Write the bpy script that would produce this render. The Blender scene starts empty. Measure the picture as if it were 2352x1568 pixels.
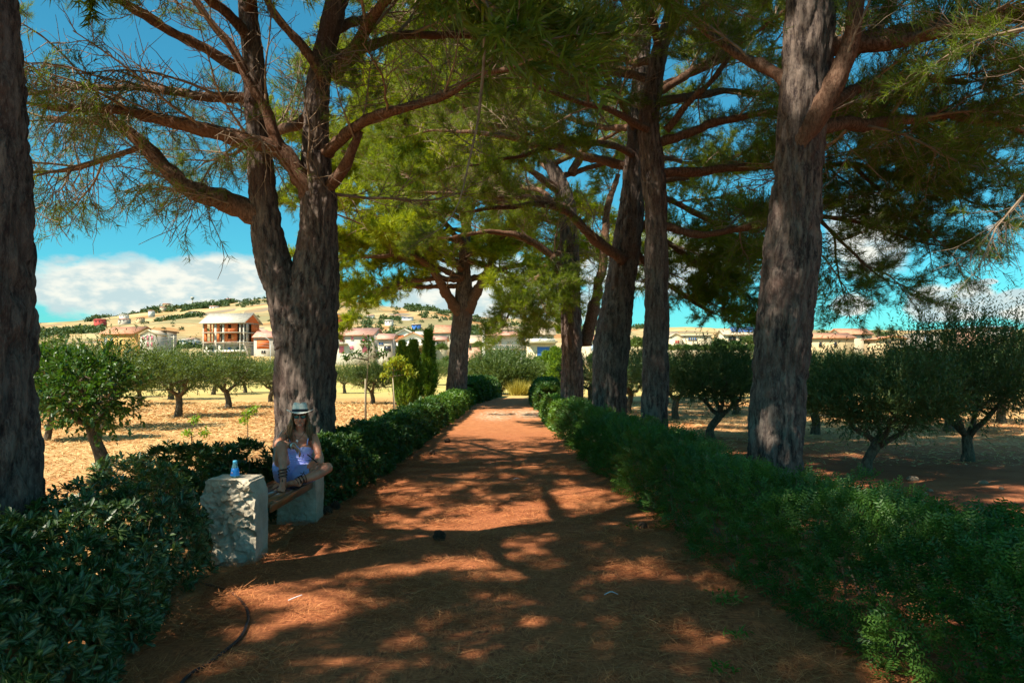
import bpy, math, random
import numpy as np
from mathutils import Vector, Matrix

# ---------------------------------------------------------------- camera, sky, sun, exposure
sc = bpy.context.scene
COL = sc.collection
W0, H0, FPX, HOR, CAMH = 2352.0, 1568.0, 1750.0, 850.0, 1.7
cam_d = bpy.data.cameras.new("camera")
cam = bpy.data.objects.new("camera", cam_d); COL.objects.link(cam)
cam.location = (0, 0, CAMH); cam.rotation_euler = (math.radians(90), 0, 0)
cam_d.sensor_width = 36.0; cam_d.lens = 36.0 * FPX / W0
cam_d.shift_y = (HOR - H0 / 2) / W0
cam_d.clip_start = 0.05; cam_d.clip_end = 9000
sc.camera = cam

SUN_DIR = Vector((-0.62, -0.47, 0.95)).normalized()      # towards the sun
SUN_EL = math.asin(SUN_DIR.z); SUN_AZ = math.atan2(SUN_DIR.x, SUN_DIR.y)
sun_d = bpy.data.lights.new("sun", 'SUN'); sun = bpy.data.objects.new("sun", sun_d); COL.objects.link(sun)
sun.rotation_euler = (-SUN_DIR).to_track_quat('-Z', 'Y').to_euler()
sun_d.energy = 5.0; sun_d.angle = math.radians(0.53); sun_d.color = (1.0, 0.90, 0.74)
sun['kind'] = 'helper'; cam['kind'] = 'helper'

world = bpy.data.worlds.new("World"); sc.world = world; world.use_nodes = True
nt = world.node_tree; nt.nodes.clear()
def wn(t, **k):
    n = nt.nodes.new(t)
    for a, b in k.items(): setattr(n, a, b)
    return n
def wm(op, a, b=None, c=None, clamp=False):
    n = wn('ShaderNodeMath', operation=op, use_clamp=clamp)
    for i, v in enumerate((a, b, c)):
        if v is None: continue
        if isinstance(v, (int, float)): n.inputs[i].default_value = v
        else: nt.links.new(v, n.inputs[i])
    return n.outputs[0]
def wramp(v, a, b):
    n = wn('ShaderNodeMapRange', interpolation_type='SMOOTHSTEP')
    nt.links.new(v, n.inputs[0]); n.inputs[1].default_value = a; n.inputs[2].default_value = b
    return n.outputs[0]
sky = wn('ShaderNodeTexSky', sky_type='NISHITA', sun_disc=False)
sky.sun_elevation = SUN_EL; sky.sun_rotation = SUN_AZ
sky.air_density = 1.0; sky.dust_density = 0.6; sky.ozone_density = 2.0
tint = wn('ShaderNodeMix', data_type='RGBA', blend_type='MULTIPLY'); tint.inputs[0].default_value = 1.0
nt.links.new(sky.outputs[0], tint.inputs[6]); tint.inputs[7].default_value = (0.28, 1.03, 1.03, 1)
tc = wn('ShaderNodeTexCoord'); sep = wn('ShaderNodeSeparateXYZ'); nt.links.new(tc.outputs['Generated'], sep.inputs[0])
az = wm('ARCTAN2', sep.outputs[0], sep.outputs[1])
el = wm('ARCSINE', sep.outputs[2])
n1 = wn('ShaderNodeTexNoise'); n1.inputs['Scale'].default_value = 9.0; n1.inputs['Detail'].default_value = 7.0; n1.inputs['Roughness'].default_value = 0.6
mp = wn('ShaderNodeMapping'); mp.inputs['Scale'].default_value = (1, 1, 2.2); nt.links.new(tc.outputs['Generated'], mp.inputs[0]); nt.links.new(mp.outputs[0], n1.inputs[0])
n2 = wn('ShaderNodeTexNoise'); n2.inputs['Scale'].default_value = 30.0; n2.inputs['Detail'].default_value = 5.0; nt.links.new(mp.outputs[0], n2.inputs[0])
def blob(px, py, hw, hh):
    a0 = math.atan((px - 1176) / FPX); e0 = math.atan((HOR - py) / FPX * math.cos(a0))
    sa = hw / FPX * math.cos(a0) ** 2; se = hh / FPX * math.cos(a0)
    u = wm('MULTIPLY', wm('SUBTRACT', az, a0), 1 / sa); v = wm('MULTIPLY', wm('SUBTRACT', el, e0), 1 / se)
    return wm('SUBTRACT', 1.0, wm('ADD', wm('MULTIPLY', u, u), wm('MULTIPLY', v, v)))
tot = None
for b in ((360, 668, 330, 84), (230, 640, 110, 52), (520, 640, 160, 62), (1130, 700, 260, 130), (1480, 600, 260, 90), (1990, 540, 110, 120),
          (2190, 706, 150, 40), (2140, 690, 70, 42), (2225, 686, 75, 48), (2350, 700, 100, 42), (2292, 522, 34, 10), (2270, 647, 26, 8), (1960, 700, 60, 34),
          (-700, 560, 420, 110), (3300, 600, 500, 120)):
    o = blob(*b)
    tot = o if tot is None else wm('MAXIMUM', tot, o)
noise = wm('ADD', wm('MULTIPLY', wm('SUBTRACT', n1.outputs[0], 0.5), 2.2), wm('MULTIPLY', wm('SUBTRACT', n2.outputs[0], 0.5), 0.9))
dens = wm('ADD', wm('MAXIMUM', tot, -1.2), noise)
far = wm('ADD', wm('MULTIPLY', wm('SUBTRACT', n1.outputs[0], 0.52), 5.0), 0.0)   # unseen clouds overhead, added to whiten the ambient light
dens = wm('MAXIMUM', dens, wm('SUBTRACT', far, wm('MULTIPLY', wm('LESS_THAN', sep.outputs[2], 0.42), 9.0)))
cover = wm('MULTIPLY', wramp(dens, 0.05, 0.55), 0.95)
shade = wramp(wm('ADD', wm('MULTIPLY', n2.outputs[0], 1.2), wm('MULTIPLY', n1.outputs[0], 1.0)), 0.95, 1.25)
cc = wn('ShaderNodeMix', data_type='RGBA'); nt.links.new(shade, cc.inputs[0])
cc.inputs[6].default_value = (7.0, 6.9, 6.1, 1); cc.inputs[7].default_value = (4.2, 5.2, 5.3, 1)
mix = wn('ShaderNodeMix', data_type='RGBA'); nt.links.new(cover, mix.inputs[0]); nt.links.new(tint.outputs[2], mix.inputs[6]); nt.links.new(cc.outputs[2], mix.inputs[7])
bg = wn('ShaderNodeBackground'); bg.inputs[1].default_value = 0.075; nt.links.new(mix.outputs[2], bg.inputs[0])
wo = wn('ShaderNodeOutputWorld'); nt.links.new(bg.outputs[0], wo.inputs[0])

vs = sc.view_settings
vs.view_transform = 'Standard'; vs.look = 'None'; vs.exposure = 0.95; vs.gamma = 1.0; vs.use_curve_mapping = False
sc.cycles.max_bounces = 4; sc.cycles.diffuse_bounces = 2; sc.cycles.glossy_bounces = 2; sc.cycles.transmission_bounces = 3
sc.cycles.transparent_max_bounces = 4; sc.cycles.use_denoising = True
sc.cycles.sample_clamp_indirect = 4.0

# ---------------------------------------------------------------- helpers
def P(px, py, Y):            # a photograph point at depth Y -> world
    return np.array(((px - 1176) / FPX * Y, Y, CAMH - (py - HOR) / FPX * Y))
def G(px, py):               # a point on the flat ground
    Y = CAMH * FPX / (py - HOR)
    return np.array(((px - 1176) / FPX * Y, Y, 0.0))
def tag(o, label=None, cat=None, group=None, kind=None):
    if label: o['label'] = label
    if cat: o['category'] = cat
    if group: o['group'] = group
    if kind: o['kind'] = kind
    return o
def empty(name, loc, label=None, cat=None, group=None, rz=0.0):
    o = bpy.data.objects.new(name, None); COL.objects.link(o)
    o.location = tuple(float(v) for v in loc); o.rotation_euler = (0, 0, rz)
    o.empty_display_size = 0.2
    return tag(o, label, cat, group)
def link(name, me, parent=None, loc=None):
    o = bpy.data.objects.new(name, me); COL.objects.link(o)
    if parent is not None: o.parent = parent
    if loc is not None: o.location = tuple(float(v) for v in loc)
    return o
def fast_mesh(name, V, faces, mats=None, attr=None, smooth=False, mat_idx=None):
    """V (n,3); faces: list of int arrays (m,3) or (m,4)."""
    V = np.ascontiguousarray(V, dtype=np.float32)
    faces = [np.asarray(f, dtype=np.int32) for f in faces if len(f)]
    me = bpy.data.meshes.new(name)
    me.vertices.add(len(V)); me.vertices.foreach_set('co', V.ravel())
    li = np.concatenate([f.ravel() for f in faces]); tot = np.concatenate([np.full(len(f), f.shape[1], np.int32) for f in faces])
    st = np.concatenate(([0], np.cumsum(tot)[:-1])).astype(np.int32)
    me.loops.add(len(li)); me.loops.foreach_set('vertex_index', li)
    me.polygons.add(len(tot)); me.polygons.foreach_set('loop_start', st); me.polygons.foreach_set('loop_total', tot)
    if smooth: me.polygons.foreach_set('use_smooth', np.ones(len(tot), bool))
    if mat_idx is not None: me.polygons.foreach_set('material_index', np.asarray(mat_idx, np.int32))
    me.update(calc_edges=True)
    if attr:
        for k, a in attr.items():
            at = me.attributes.new(k, 'FLOAT', 'POINT'); at.data.foreach_set('value', np.asarray(a, np.float32))
    for m in (mats if isinstance(mats, (list, tuple)) else [mats]):
        if m is not None: me.materials.append(m)
    return me
class MB:
    """collects simple solids into one mesh"""
    def __init__(s): s.v = []; s.q = []; s.t = []; s.n = 0
    def add(s, V, q=(), t=()):
        V = np.asarray(V, float).reshape(-1, 3)
        if len(q): s.q.append(np.asarray(q, int) + s.n)
        if len(t): s.t.append(np.asarray(t, int) + s.n)
        s.v.append(V); s.n += len(V); return s
    def box(s, a, b, j=0.0):
        (x0, y0, z0), (x1, y1, z1) = a, b
        V = np.array([(x0,y0,z0),(x1,y0,z0),(x1,y1,z0),(x0,y1,z0),(x0,y0,z1),(x1,y0,z1),(x1,y1,z1),(x0,y1,z1)], float)
        return s.add(V, [(0,3,2,1),(4,5,6,7),(0,1,5,4),(1,2,6,5),(2,3,7,6),(3,0,4,7)])
    def hexa(s, V8):
        return s.add(V8, [(0,3,2,1),(4,5,6,7),(0,1,5,4),(1,2,6,5),(2,3,7,6),(3,0,4,7)])
    def tube(s, pts, rad, sides=8, cap=True):
        V, q, t = tube_arr(pts, rad, sides, cap); return s.add(V, q, t)
    def ell(s, c, r, M=None, nu=14, nv=9):
        u = np.linspace(0, 2*np.pi, nu, endpoint=False); v = np.linspace(0, np.pi, nv)
        V = np.array([(np.sin(b)*np.cos(a), np.sin(b)*np.sin(a), np.cos(b)) for b in v for a in u]) * np.asarray(r)
        if M is not None: V = V @ np.asarray(M).T
        V = V + np.asarray(c)
        q = [(i*nu+j, (i+1)*nu+j, (i+1)*nu+(j+1) % nu, i*nu+(j+1) % nu) for i in range(nv-1) for j in range(nu)]
        return s.add(V, q)
    def lathe(s, prof, c=(0,0,0), n=24):
        u = np.linspace(0, 2*np.pi, n, endpoint=False)
        V = np.array([(r*np.cos(a)+c[0], r*np.sin(a)+c[1], z+c[2]) for r, z in prof for a in u])
        q = [(i*n+j, i*n+(j+1) % n, (i+1)*n+(j+1) % n, (i+1)*n+j) for i in range(len(prof)-1) for j in range(n)]
        return s.add(V, q)
    def arrays(s): return np.concatenate(s.v), [np.concatenate(x) for x in (s.q, s.t) if len(x)]
    def mesh(s, name, mat, smooth=False, attr=None):
        V, F = s.arrays(); return fast_mesh(name, V, F, mat, attr, smooth)
    def obj(s, name, mat, parent=None, smooth=False, loc=None):
        return link(name, s.mesh(name, mat, smooth), parent, loc)
def tube_arr(pts, rad, sides=8, cap=True):
    p = np.asarray(pts, float); n = len(p)
    r = np.broadcast_to(np.asarray(rad, float), (n,))
    d = np.gradient(p, axis=0); d /= np.linalg.norm(d, axis=1, keepdims=True) + 1e-9
    a = np.cross(d[0], (0, 0, 1.0) if abs(d[0][2]) < 0.9 else (1.0, 0, 0)); a /= np.linalg.norm(a)
    A = np.empty((n, 3))
    for i in range(n):
        a = a - d[i] * np.dot(a, d[i]); a /= np.linalg.norm(a) + 1e-9; A[i] = a
    B = np.cross(d, A)
    th = np.linspace(0, 2*np.pi, sides, endpoint=False)
    V = p[:, None, :] + r[:, None, None] * (A[:, None, :]*np.cos(th)[None, :, None] + B[:, None, :]*np.sin(th)[None, :, None])
    i = np.arange(n-1)[:, None]*sides; j = np.arange(sides)[None, :]; j2 = (j+1) % sides
    q = np.stack([i+j, i+j2, i+sides+j2, i+sides+j], -1).reshape(-1, 4)
    t = np.zeros((0, 3), int)
    V = V.reshape(-1, 3)
    if cap:
        V = np.concatenate([V, p[:1], p[-1:]]); b = n*sides
        j = np.arange(sides); j2 = (j+1) % sides
        t = np.concatenate([np.stack([np.full(sides, b), j2, j], -1), np.stack([np.full(sides, b+1), (n-1)*sides+j, (n-1)*sides+j2], -1)])
    return V, q, t
def spline(pts, n):
    """Catmull-Rom through rows of pts (any width)"""
    p = np.asarray(pts, float)
    if len(p) == 2: t = np.linspace(0, 1, n)[:, None]; return p[0]*(1-t)+p[1]*t
    q = np.concatenate([[2*p[0]-p[1]], p, [2*p[-1]-p[-2]]])
    seg = np.linalg.norm(np.diff(p[:, :3], axis=0), axis=1); s = np.concatenate(([0], np.cumsum(seg)))
    out = []
    for x in np.linspace(0, s[-1], n):
        i = min(max(np.searchsorted(s, x) - 1, 0), len(p)-2); t = (x - s[i]) / max(seg[i], 1e-9)
        a, b, c, d = q[i], q[i+1], q[i+2], q[i+3]
        out.append(0.5*((2*b)+(c-a)*t+(2*a-5*b+4*c-d)*t*t+(3*b-a-3*c+d)*t**3))
    return np.array(out)
# vectorised gradient noise
_perm = np.random.RandomState(7).permutation(256); _perm = np.concatenate([_perm]*3)
_grad = np.random.RandomState(8).normal(size=(256, 3)); _grad /= np.linalg.norm(_grad, axis=1, keepdims=True)
def noise3(p):
    p = np.asarray(p, float); i = np.floor(p).astype(int); f = p - i; i = i & 255
    u = f*f*f*(f*(f*6-15)+10); out = 0
    for dx in (0, 1):
        for dy in (0, 1):
            for dz in (0, 1):
                h = _perm[_perm[_perm[i[:, 0]+dx]+i[:, 1]+dy]+i[:, 2]+dz]
                g = _grad[h]; d = f - (dx, dy, dz)
                w = (u[:, 0] if dx else 1-u[:, 0])*(u[:, 1] if dy else 1-u[:, 1])*(u[:, 2] if dz else 1-u[:, 2])
                out = out + w*(g*d).sum(1)
    return out*1.6
def fbm(p, o=4):
    s = 0; a = 1.0; p = np.asarray(p, float)
    for k in range(o): s = s + a*noise3(p*2**k + 17.3*k); a *= 0.5
    return s
def sstep(a, b, x): t = np.clip((x-a)/(b-a), 0, 1); return t*t*(3-2*t)
def unit(v): v = np.asarray(v, float); return v/(np.linalg.norm(v, axis=-1, keepdims=True)+1e-9)
def rdir(rng, n): return unit(rng.normal(size=(n, 3)))
def perp(d, rng):
    r = rng.normal(size=d.shape); r -= d*(r*d).sum(-1, keepdims=True); return unit(r)

# ---------------------------------------------------------------- materials
def nodes(name):
    m = bpy.data.materials.new(name); m.use_nodes = True; t = m.node_tree; t.nodes.clear()
    out = t.nodes.new('ShaderNodeOutputMaterial'); return m, t, out
def nd(t, typ, **k):
    n = t.nodes.new(typ)
    for a, b in k.items():
        if a.startswith('i_'):
            n.inputs[a[2:].replace('_', ' ')].default_value = b
        else: setattr(n, a, b)
    return n
def c4(c): return (c[0], c[1], c[2], 1.0)
def mixc(t, fac, a, b, blend='MIX'):
    n = t.nodes.new('ShaderNodeMix'); n.data_type = 'RGBA'; n.blend_type = blend
    for i, v in ((0, fac), (6, a), (7, b)):
        if isinstance(v, bpy.types.NodeSocket): t.links.new(v, n.inputs[i])
        elif i == 0: n.inputs[0].default_value = v
        else: n.inputs[i].default_value = c4(v)
    return n.outputs[2]
def ramp(t, sock, a, b, lo=0.0, hi=1.0):
    n = t.nodes.new('ShaderNodeMapRange'); n.interpolation_type = 'SMOOTHSTEP'; t.links.new(sock, n.inputs[0])
    n.inputs[1].default_value = a; n.inputs[2].default_value = b; n.inputs[3].default_value = lo; n.inputs[4].default_value = hi
    return n.outputs[0]
def noise_tex(t, scale, detail=5, rough=0.6, vec=None, coord='Object', scl=None):
    n = t.nodes.new('ShaderNodeTexNoise'); n.inputs['Scale'].default_value = scale; n.inputs['Detail'].default_value = detail; n.inputs['Roughness'].default_value = rough
    c = t.nodes.new('ShaderNodeTexCoord').outputs[coord] if vec is None else vec
    if scl:
        m = t.nodes.new('ShaderNodeMapping'); m.inputs['Scale'].default_value = scl; t.links.new(c, m.inputs[0]); c = m.outputs[0]
    t.links.new(c, n.inputs['Vector']); return n.outputs[0]
def bump(t, h, strength, dist=0.02):
    b = t.nodes.new('ShaderNodeBump'); b.inputs['Strength'].default_value = strength; b.inputs['Distance'].default_value = dist
    t.links.new(h, b.inputs['Height']); return b.outputs[0]
_mc = {}
def plain(name, col, rough=0.8, scale=3.0, var=0.18, bmp=0.0, bscale=40.0, spec=0.3, metal=0.0):
    """a surface of one colour with blotchy wear and a little relief"""
    if name in _mc: return _mc[name]
    m, t, out = nodes(name); b = nd(t, 'ShaderNodeBsdfPrincipled')
    n = noise_tex(t, scale, 6, 0.65)
    c = mixc(t, ramp(t, n, 0.3, 0.7), [x*(1-var) for x in col], [min(1, x*(1+var*0.6)) for x in col])
    t.links.new(c, b.inputs['Base Color']); b.inputs['Roughness'].default_value = rough; b.inputs['Specular IOR Level'].default_value = spec; b.inputs['Metallic'].default_value = metal
    if bmp: t.links.new(bump(t, noise_tex(t, bscale, 5), bmp, 0.02), b.inputs['Normal'])
    t.links.new(b.outputs[0], out.inputs[0]); _mc[name] = m; return m
def leafmat(name, a, b_, trans=0.35, rough=0.45, tcol=None, spec=0.4, mid=None):
    """leaf: colour varies leaf by leaf (attribute rnd), some light passes through"""
    m, t, out = nodes(name); p = nd(t, 'ShaderNodeBsdfPrincipled')
    at = nd(t, 'ShaderNodeAttribute', attribute_name='rnd')
    c = mixc(t, at.outputs['Fac'], a, b_)
    if mid is not None:
        am = nd(t, 'ShaderNodeAttribute', attribute_name='mid'); c = mixc(t, ramp(t, am.outputs['Fac'], 0.55, 1.0), c, mid)
    t.links.new(c, p.inputs['Base Color']); p.inputs['Roughness'].default_value = rough; p.inputs['Specular IOR Level'].default_value = spec
    tr = nd(t, 'ShaderNodeBsdfTranslucent')
    tc_ = mixc(t, 1.0, c, tcol or (1.5, 1.5, 0.5), 'MULTIPLY'); t.links.new(tc_, tr.inputs[0])
    mx = nd(t, 'ShaderNodeMixShader'); mx.inputs[0].default_value = trans
    t.links.new(p.outputs[0], mx.inputs[1]); t.links.new(tr.outputs[0], mx.inputs[2]); t.links.new(mx.outputs[0], out.inputs[0])
    return m
def barkmat(name, dark, lite, red, zscale=0.22, scale=16.0):
    m, t, out = nodes(name); p = nd(t, 'ShaderNodeBsdfPrincipled')
    n = noise_tex(t, scale, 6, 0.7, scl=(1, 1, zscale)); n2 = noise_tex(t, 1.3, 4); n3 = noise_tex(t, 60, 4, 0.7, scl=(1, 1, 0.4))
    c = mixc(t, ramp(t, n, 0.36, 0.64), dark, lite); c = mixc(t, ramp(t, n2, 0.45, 0.7), c, red)
    c = mixc(t, ramp(t, n3, 0.45, 0.75, 0, 0.45), c, [x*1.5 for x in lite])
    t.links.new(c, p.inputs['Base Color']); p.inputs['Roughness'].default_value = 0.9; p.inputs['Specular IOR Level'].default_value = 0.15
    h = mixc(t, 0.4, n, n3); t.links.new(bump(t, h, 1.0, 0.04), p.inputs['Normal'])
    t.links.new(p.outputs[0], out.inputs[0]); return m

# ---------------------------------------------------------------- the setting: ground, path, hills
RX = np.array([-3000, -1400, -822, -726, -651, -539, -428, -300, -205, -131, -56, 60, 166, 538, 874, 1500, 3000], float)
RZ = np.array([50, 62, 74, 80, 88, 103, 113, 110, 103, 97, 84, 74, 68, 62, 60, 58, 50], float)
def tz(x, y):
    """height of the land: flat grove, then a rise to the town and the hills"""
    x = np.asarray(x, float); y = np.asarray(y, float)
    base = np.interp(y, [-100, 58, 120, 200, 260, 500], [0, 0, 1.0, 3.4, 7.0, 22.0])
    xx = x * np.clip(1300/np.maximum(y, 300), 0.6, 1.6)
    rid = np.interp(xx, RX, RZ); s = sstep(380, 1300, y)
    z = base*(1-s) + rid*s
    p = np.stack([x/190, y/190, np.zeros_like(x)], -1).reshape(-1, 3)
    und = fbm(p, 3).reshape(x.shape)
    z = z + und*7.0*sstep(330, 700, y)*(1-0.6*sstep(1150, 1300, y))
    z = z - sstep(1320, 2600, y)*rid*0.9
    return z
def micro(x, y):
    p = np.stack([np.ravel(x)*1.1, np.ravel(y)*1.1, np.zeros(np.size(x))], -1)
    return (fbm(p, 3)*0.022).reshape(np.shape(x))
def grid(xs, ys, zf):
    X, Y = np.meshgrid(xs, ys); Z = zf(X, Y)
    V = np.stack([X, Y, Z], -1).reshape(-1, 3); nx = len(xs)
    i = (np.arange(len(ys)-1)[:, None]*nx + np.arange(nx-1)[None, :]).ravel()
    return V, np.stack([i, i+1, i+1+nx, i+nx], -1)
def soilmat():
    m, t, out = nodes('orchard_soil'); p = nd(t, 'ShaderNodeBsdfPrincipled')
    geo = nd(t, 'ShaderNodeNewGeometry').outputs['Position']
    big = noise_tex(t, 0.16, 5, 0.6, vec=geo); mid = noise_tex(t, 1.1, 6, 0.65, vec=geo); fine = noise_tex(t, 14, 5, 0.7, vec=geo, scl=(1, 0.6, 1)); spk = noise_tex(t, 55, 3, 0.6, vec=geo)
    soil = mixc(t, ramp(t, mid, 0.35, 0.65), (0.36, 0.150, 0.055), (0.47, 0.22, 0.088))
    straw = mixc(t, ramp(t, fine, 0.35, 0.65), (0.47, 0.28, 0.115), (0.66, 0.46, 0.225))
    sx = nd(t, 'ShaderNodeSeparateXYZ'); t.links.new(geo, sx.inputs[0])
    a = nd(t, 'ShaderNodeMath', operation='ADD'); t.links.new(big, a.inputs[0])
    mm = nd(t, 'ShaderNodeMath', operation='MULTIPLY'); t.links.new(fine, mm.inputs[0]); mm.inputs[1].default_value = 0.5; t.links.new(mm.outputs[0], a.inputs[1])
    c = mixc(t, ramp(t, a.outputs[0], 0.66, 0.90), soil, straw)
    red = nd(t, 'ShaderNodeMath', operation='MULTIPLY'); t.links.new(ramp(t, sx.outputs[0], 0.5, 2.0), red.inputs[0]); t.links.new(ramp(t, sx.outputs[1], 24, 13), red.inputs[1])
    c = mixc(t, red.outputs[0], c, mixc(t, ramp(t, mid, 0.3, 0.7), (0.27, 0.085, 0.040), (0.38, 0.145, 0.065)))
    far = ramp(t, sx.outputs[1], 32, 62)
    dry = mixc(t, ramp(t, big, 0.4, 0.6), (0.54, 0.40, 0.15), (0.42, 0.36, 0.11))
    c = mixc(t, far, c, dry)
    c = mixc(t, ramp(t, spk, 0.62, 0.74, 0, 0.6), c, (0.68, 0.56, 0.36))
    # fields and scrub on the hills
    vor = nd(t, 'ShaderNodeTexVoronoi', feature='F1'); mp = nd(t, 'ShaderNodeMapping'); mp.inputs['Scale'].default_value = (0.0075, 0.0052, 0.0); mp.inputs['Rotation'].default_value = (0, 0, 0.5)
    ad = nd(t, 'ShaderNodeVectorMath', operation='ADD'); nv = nd(t, 'ShaderNodeTexNoise'); nv.inputs['Scale'].default_value = 0.01; t.links.new(geo, nv.inputs['Vector'])
    sc_ = nd(t, 'ShaderNodeVectorMath', operation='SCALE'); t.links.new(nv.outputs['Color'], sc_.inputs[0]); sc_.inputs['Scale'].default_value = 60
    t.links.new(geo, ad.inputs[0]); t.links.new(sc_.outputs[0], ad.inputs[1]); t.links.new(ad.outputs[0], mp.inputs[0]); t.links.new(mp.outputs[0], vor.inputs['Vector'])
    sc2 = nd(t, 'ShaderNodeSeparateColor'); t.links.new(vor.outputs['Color'], sc2.inputs[0])
    cr = nd(t, 'ShaderNodeValToRGB'); e = cr.color_ramp; e.interpolation = 'CONSTANT'
    e.elements[0].position = 0; e.elements[0].color = (0.47, 0.33, 0.15, 1); e.elements[1].position = 0.3; e.elements[1].color = (0.54, 0.40, 0.20, 1)
    for pos, col in ((0.5, (0.38, 0.18, 0.065, 1)), (0.66, (0.50, 0.36, 0.17, 1)), (0.8, (0.22, 0.19, 0.15, 1)), (0.87, (0.46, 0.37, 0.20, 1))):
        q = e.elements.new(pos); q.color = col
    t.links.new(sc2.outputs[0], cr.inputs[0])
    hn = noise_tex(t, 0.03, 7, 0.7, vec=geo); hs = noise_tex(t, 0.009, 5, 0.6, vec=geo)
    hill = mixc(t, ramp(t, hn, 0.40, 0.62, 0, 0.7), cr.outputs[0], (0.33, 0.21, 0.095))
    hill = mixc(t, ramp(t, hs, 0.50, 0.60, 0, 0.8), hill, (0.22, 0.20, 0.10))
    c = mixc(t, ramp(t, sx.outputs[1], 120, 330), c, hill)
    t.links.new(c, p.inputs['Base Color']); p.inputs['Roughness'].default_value = 0.95; p.inputs['Specular IOR Level'].default_value = 0.1
    h = mixc(t, 0.5, mid, fine); t.links.new(bump(t, h, 0.55, 0.05), p.inputs['Normal'])
    t.links.new(p.outputs[0], out.inputs[0]); return m
def pathmat():
    m, t, out = nodes('needle_path'); p = nd(t, 'ShaderNodeBsdfPrincipled')
    geo = nd(t, 'ShaderNodeNewGeometry').outputs['Position']
    big = noise_tex(t, 0.6, 5, 0.6, vec=geo); n1 = noise_tex(t, 70, 4, 0.75, vec=geo, scl=(0.25, 1, 1)); n2 = noise_tex(t, 60, 4, 0.75, vec=geo, scl=(1, 0.3, 1)); bl = noise_tex(t, 5, 5, 0.65, vec=geo)
    f = mixc(t, ramp(t, bl, 0.4, 0.6), n1, n2)
    c = mixc(t, ramp(t, f, 0.34, 0.66), (0.20, 0.058, 0.027), (0.56, 0.205, 0.080))
    c = mixc(t, ramp(t, big, 0.45, 0.7, 0, 0.7), c, (0.43, 0.17, 0.065))
    sx = nd(t, 'ShaderNodeSeparateXYZ'); t.links.new(geo, sx.inputs[0])
    c = mixc(t, ramp(t, sx.outputs[1], 15, 26, 0, 0.75), c, mixc(t, ramp(t, bl, 0.35, 0.65), (0.40, 0.15, 0.058), (0.52, 0.23, 0.10)))
    # trodden pale gravel further along the path
    g1 = nd(t, 'ShaderNodeVectorMath', operation='DISTANCE'); mpp = nd(t, 'ShaderNodeMapping'); mpp.inputs['Scale'].default_value = (1, 0.22, 0); t.links.new(geo, mpp.inputs[0])
    t.links.new(mpp.outputs[0], g1.inputs[0]); g1.inputs[1].default_value = (-0.62, 28.5*0.22, 0)
    g2 = nd(t, 'ShaderNodeVectorMath', operation='DISTANCE'); t.links.new(mpp.outputs[0], g2.inputs[0]); g2.inputs[1].default_value = (0.55, 29.5*0.22, 0)
    mn = nd(t, 'ShaderNodeMath', operation='MINIMUM'); t.links.new(g1.outputs['Value'], mn.inputs[0]); t.links.new(g2.outputs['Value'], mn.inputs[1])
    dd = nd(t, 'ShaderNodeMath', operation='ADD'); t.links.new(mn.outputs[0], dd.inputs[0]); t.links.new(bl, dd.inputs[1])
    gm = nd(t, 'ShaderNodeMath', operation='MULTIPLY'); t.links.new(ramp(t, dd.outputs[0], 1.5, 0.7), gm.inputs[0]); t.links.new(ramp(t, noise_tex(t, 9, 5, 0.7, vec=geo, scl=(1, 0.35, 1)), 0.38, 0.62), gm.inputs[1])
    c = mixc(t, gm.outputs[0], c, (0.58, 0.44, 0.30))
    t.links.new(c, p.inputs['Base Color']); p.inputs['Roughness'].default_value = 0.9; p.inputs['Specular IOR Level'].default_value = 0.15
    t.links.new(bump(t, f, 0.8, 0.03), p.inputs['Normal']); t.links.new(p.outputs[0], out.inputs[0]); return m
SOIL = soilmat(); PATHM = pathmat()
u = np.linspace(-1, 1, 221); xs = np.sinh(u*7.6)*3.2; xs = xs/abs(xs).max()*3000
ys = np.concatenate([np.linspace(-25, 70, 160), np.geomspace(70.8, 3000, 150)])
V, q = grid(xs, ys, lambda a, b: tz(a, b) + micro(a, b)*sstep(90, 60, b))
tag(link('ground', fast_mesh('ground', V, [q], SOIL, smooth=True)), kind='structure')
# path edges (left, right) along Y
EY = np.array([-4, 0, 4, 6, 8.5, 12.5, 20, 28, 40, 46], float)
EL = np.array([-2.3, -2.2, -2.25, -2.35, -2.25, -2.05, -2.05, -2.05, -2.05, -2.0], float)
ER = np.array([2.6, 2.5, 2.3, 1.95, 1.75, 1.6, 1.4, 1.2, 1.05, 1.0], float)
def zpath(x, y):
    p = np.stack([np.ravel(x)*2.3, np.ravel(y)*2.3, np.full(np.size(x), 3.0)], -1)
    return micro(x, y) + 0.022 + (np.maximum(fbm(p, 3), 0)*0.02).reshape(np.shape(x))
ys = np.concatenate([np.linspace(-4, 12, 200), np.linspace(12.15, 46, 150)]); uu = np.linspace(0, 1, 70)
Yg = np.repeat(ys[:, None], 70, 1); wob = fbm(np.stack([ys*0.9, ys*0, ys*0], -1), 3)*0.12; wob2 = fbm(np.stack([ys*0.9, ys*0+9, ys*0], -1), 3)*0.12
l = np.interp(ys, EY, EL)+wob; r = np.interp(ys, EY, ER)+wob2
Xg = l[:, None]*(1-uu)+r[:, None]*uu; Zg = zpath(Xg, Yg); Zg[:, 0] -= 0.05; Zg[:, -1] -= 0.05
V = np.stack([Xg, Yg, Zg], -1).reshape(-1, 3); i = (np.arange(len(ys)-1)[:, None]*70+np.arange(69)[None, :]).ravel()
tag(link('path', fast_mesh('path', V, [np.stack([i, i+1, i+71, i+70], -1)], PATHM, smooth=True)), kind='structure')

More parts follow.
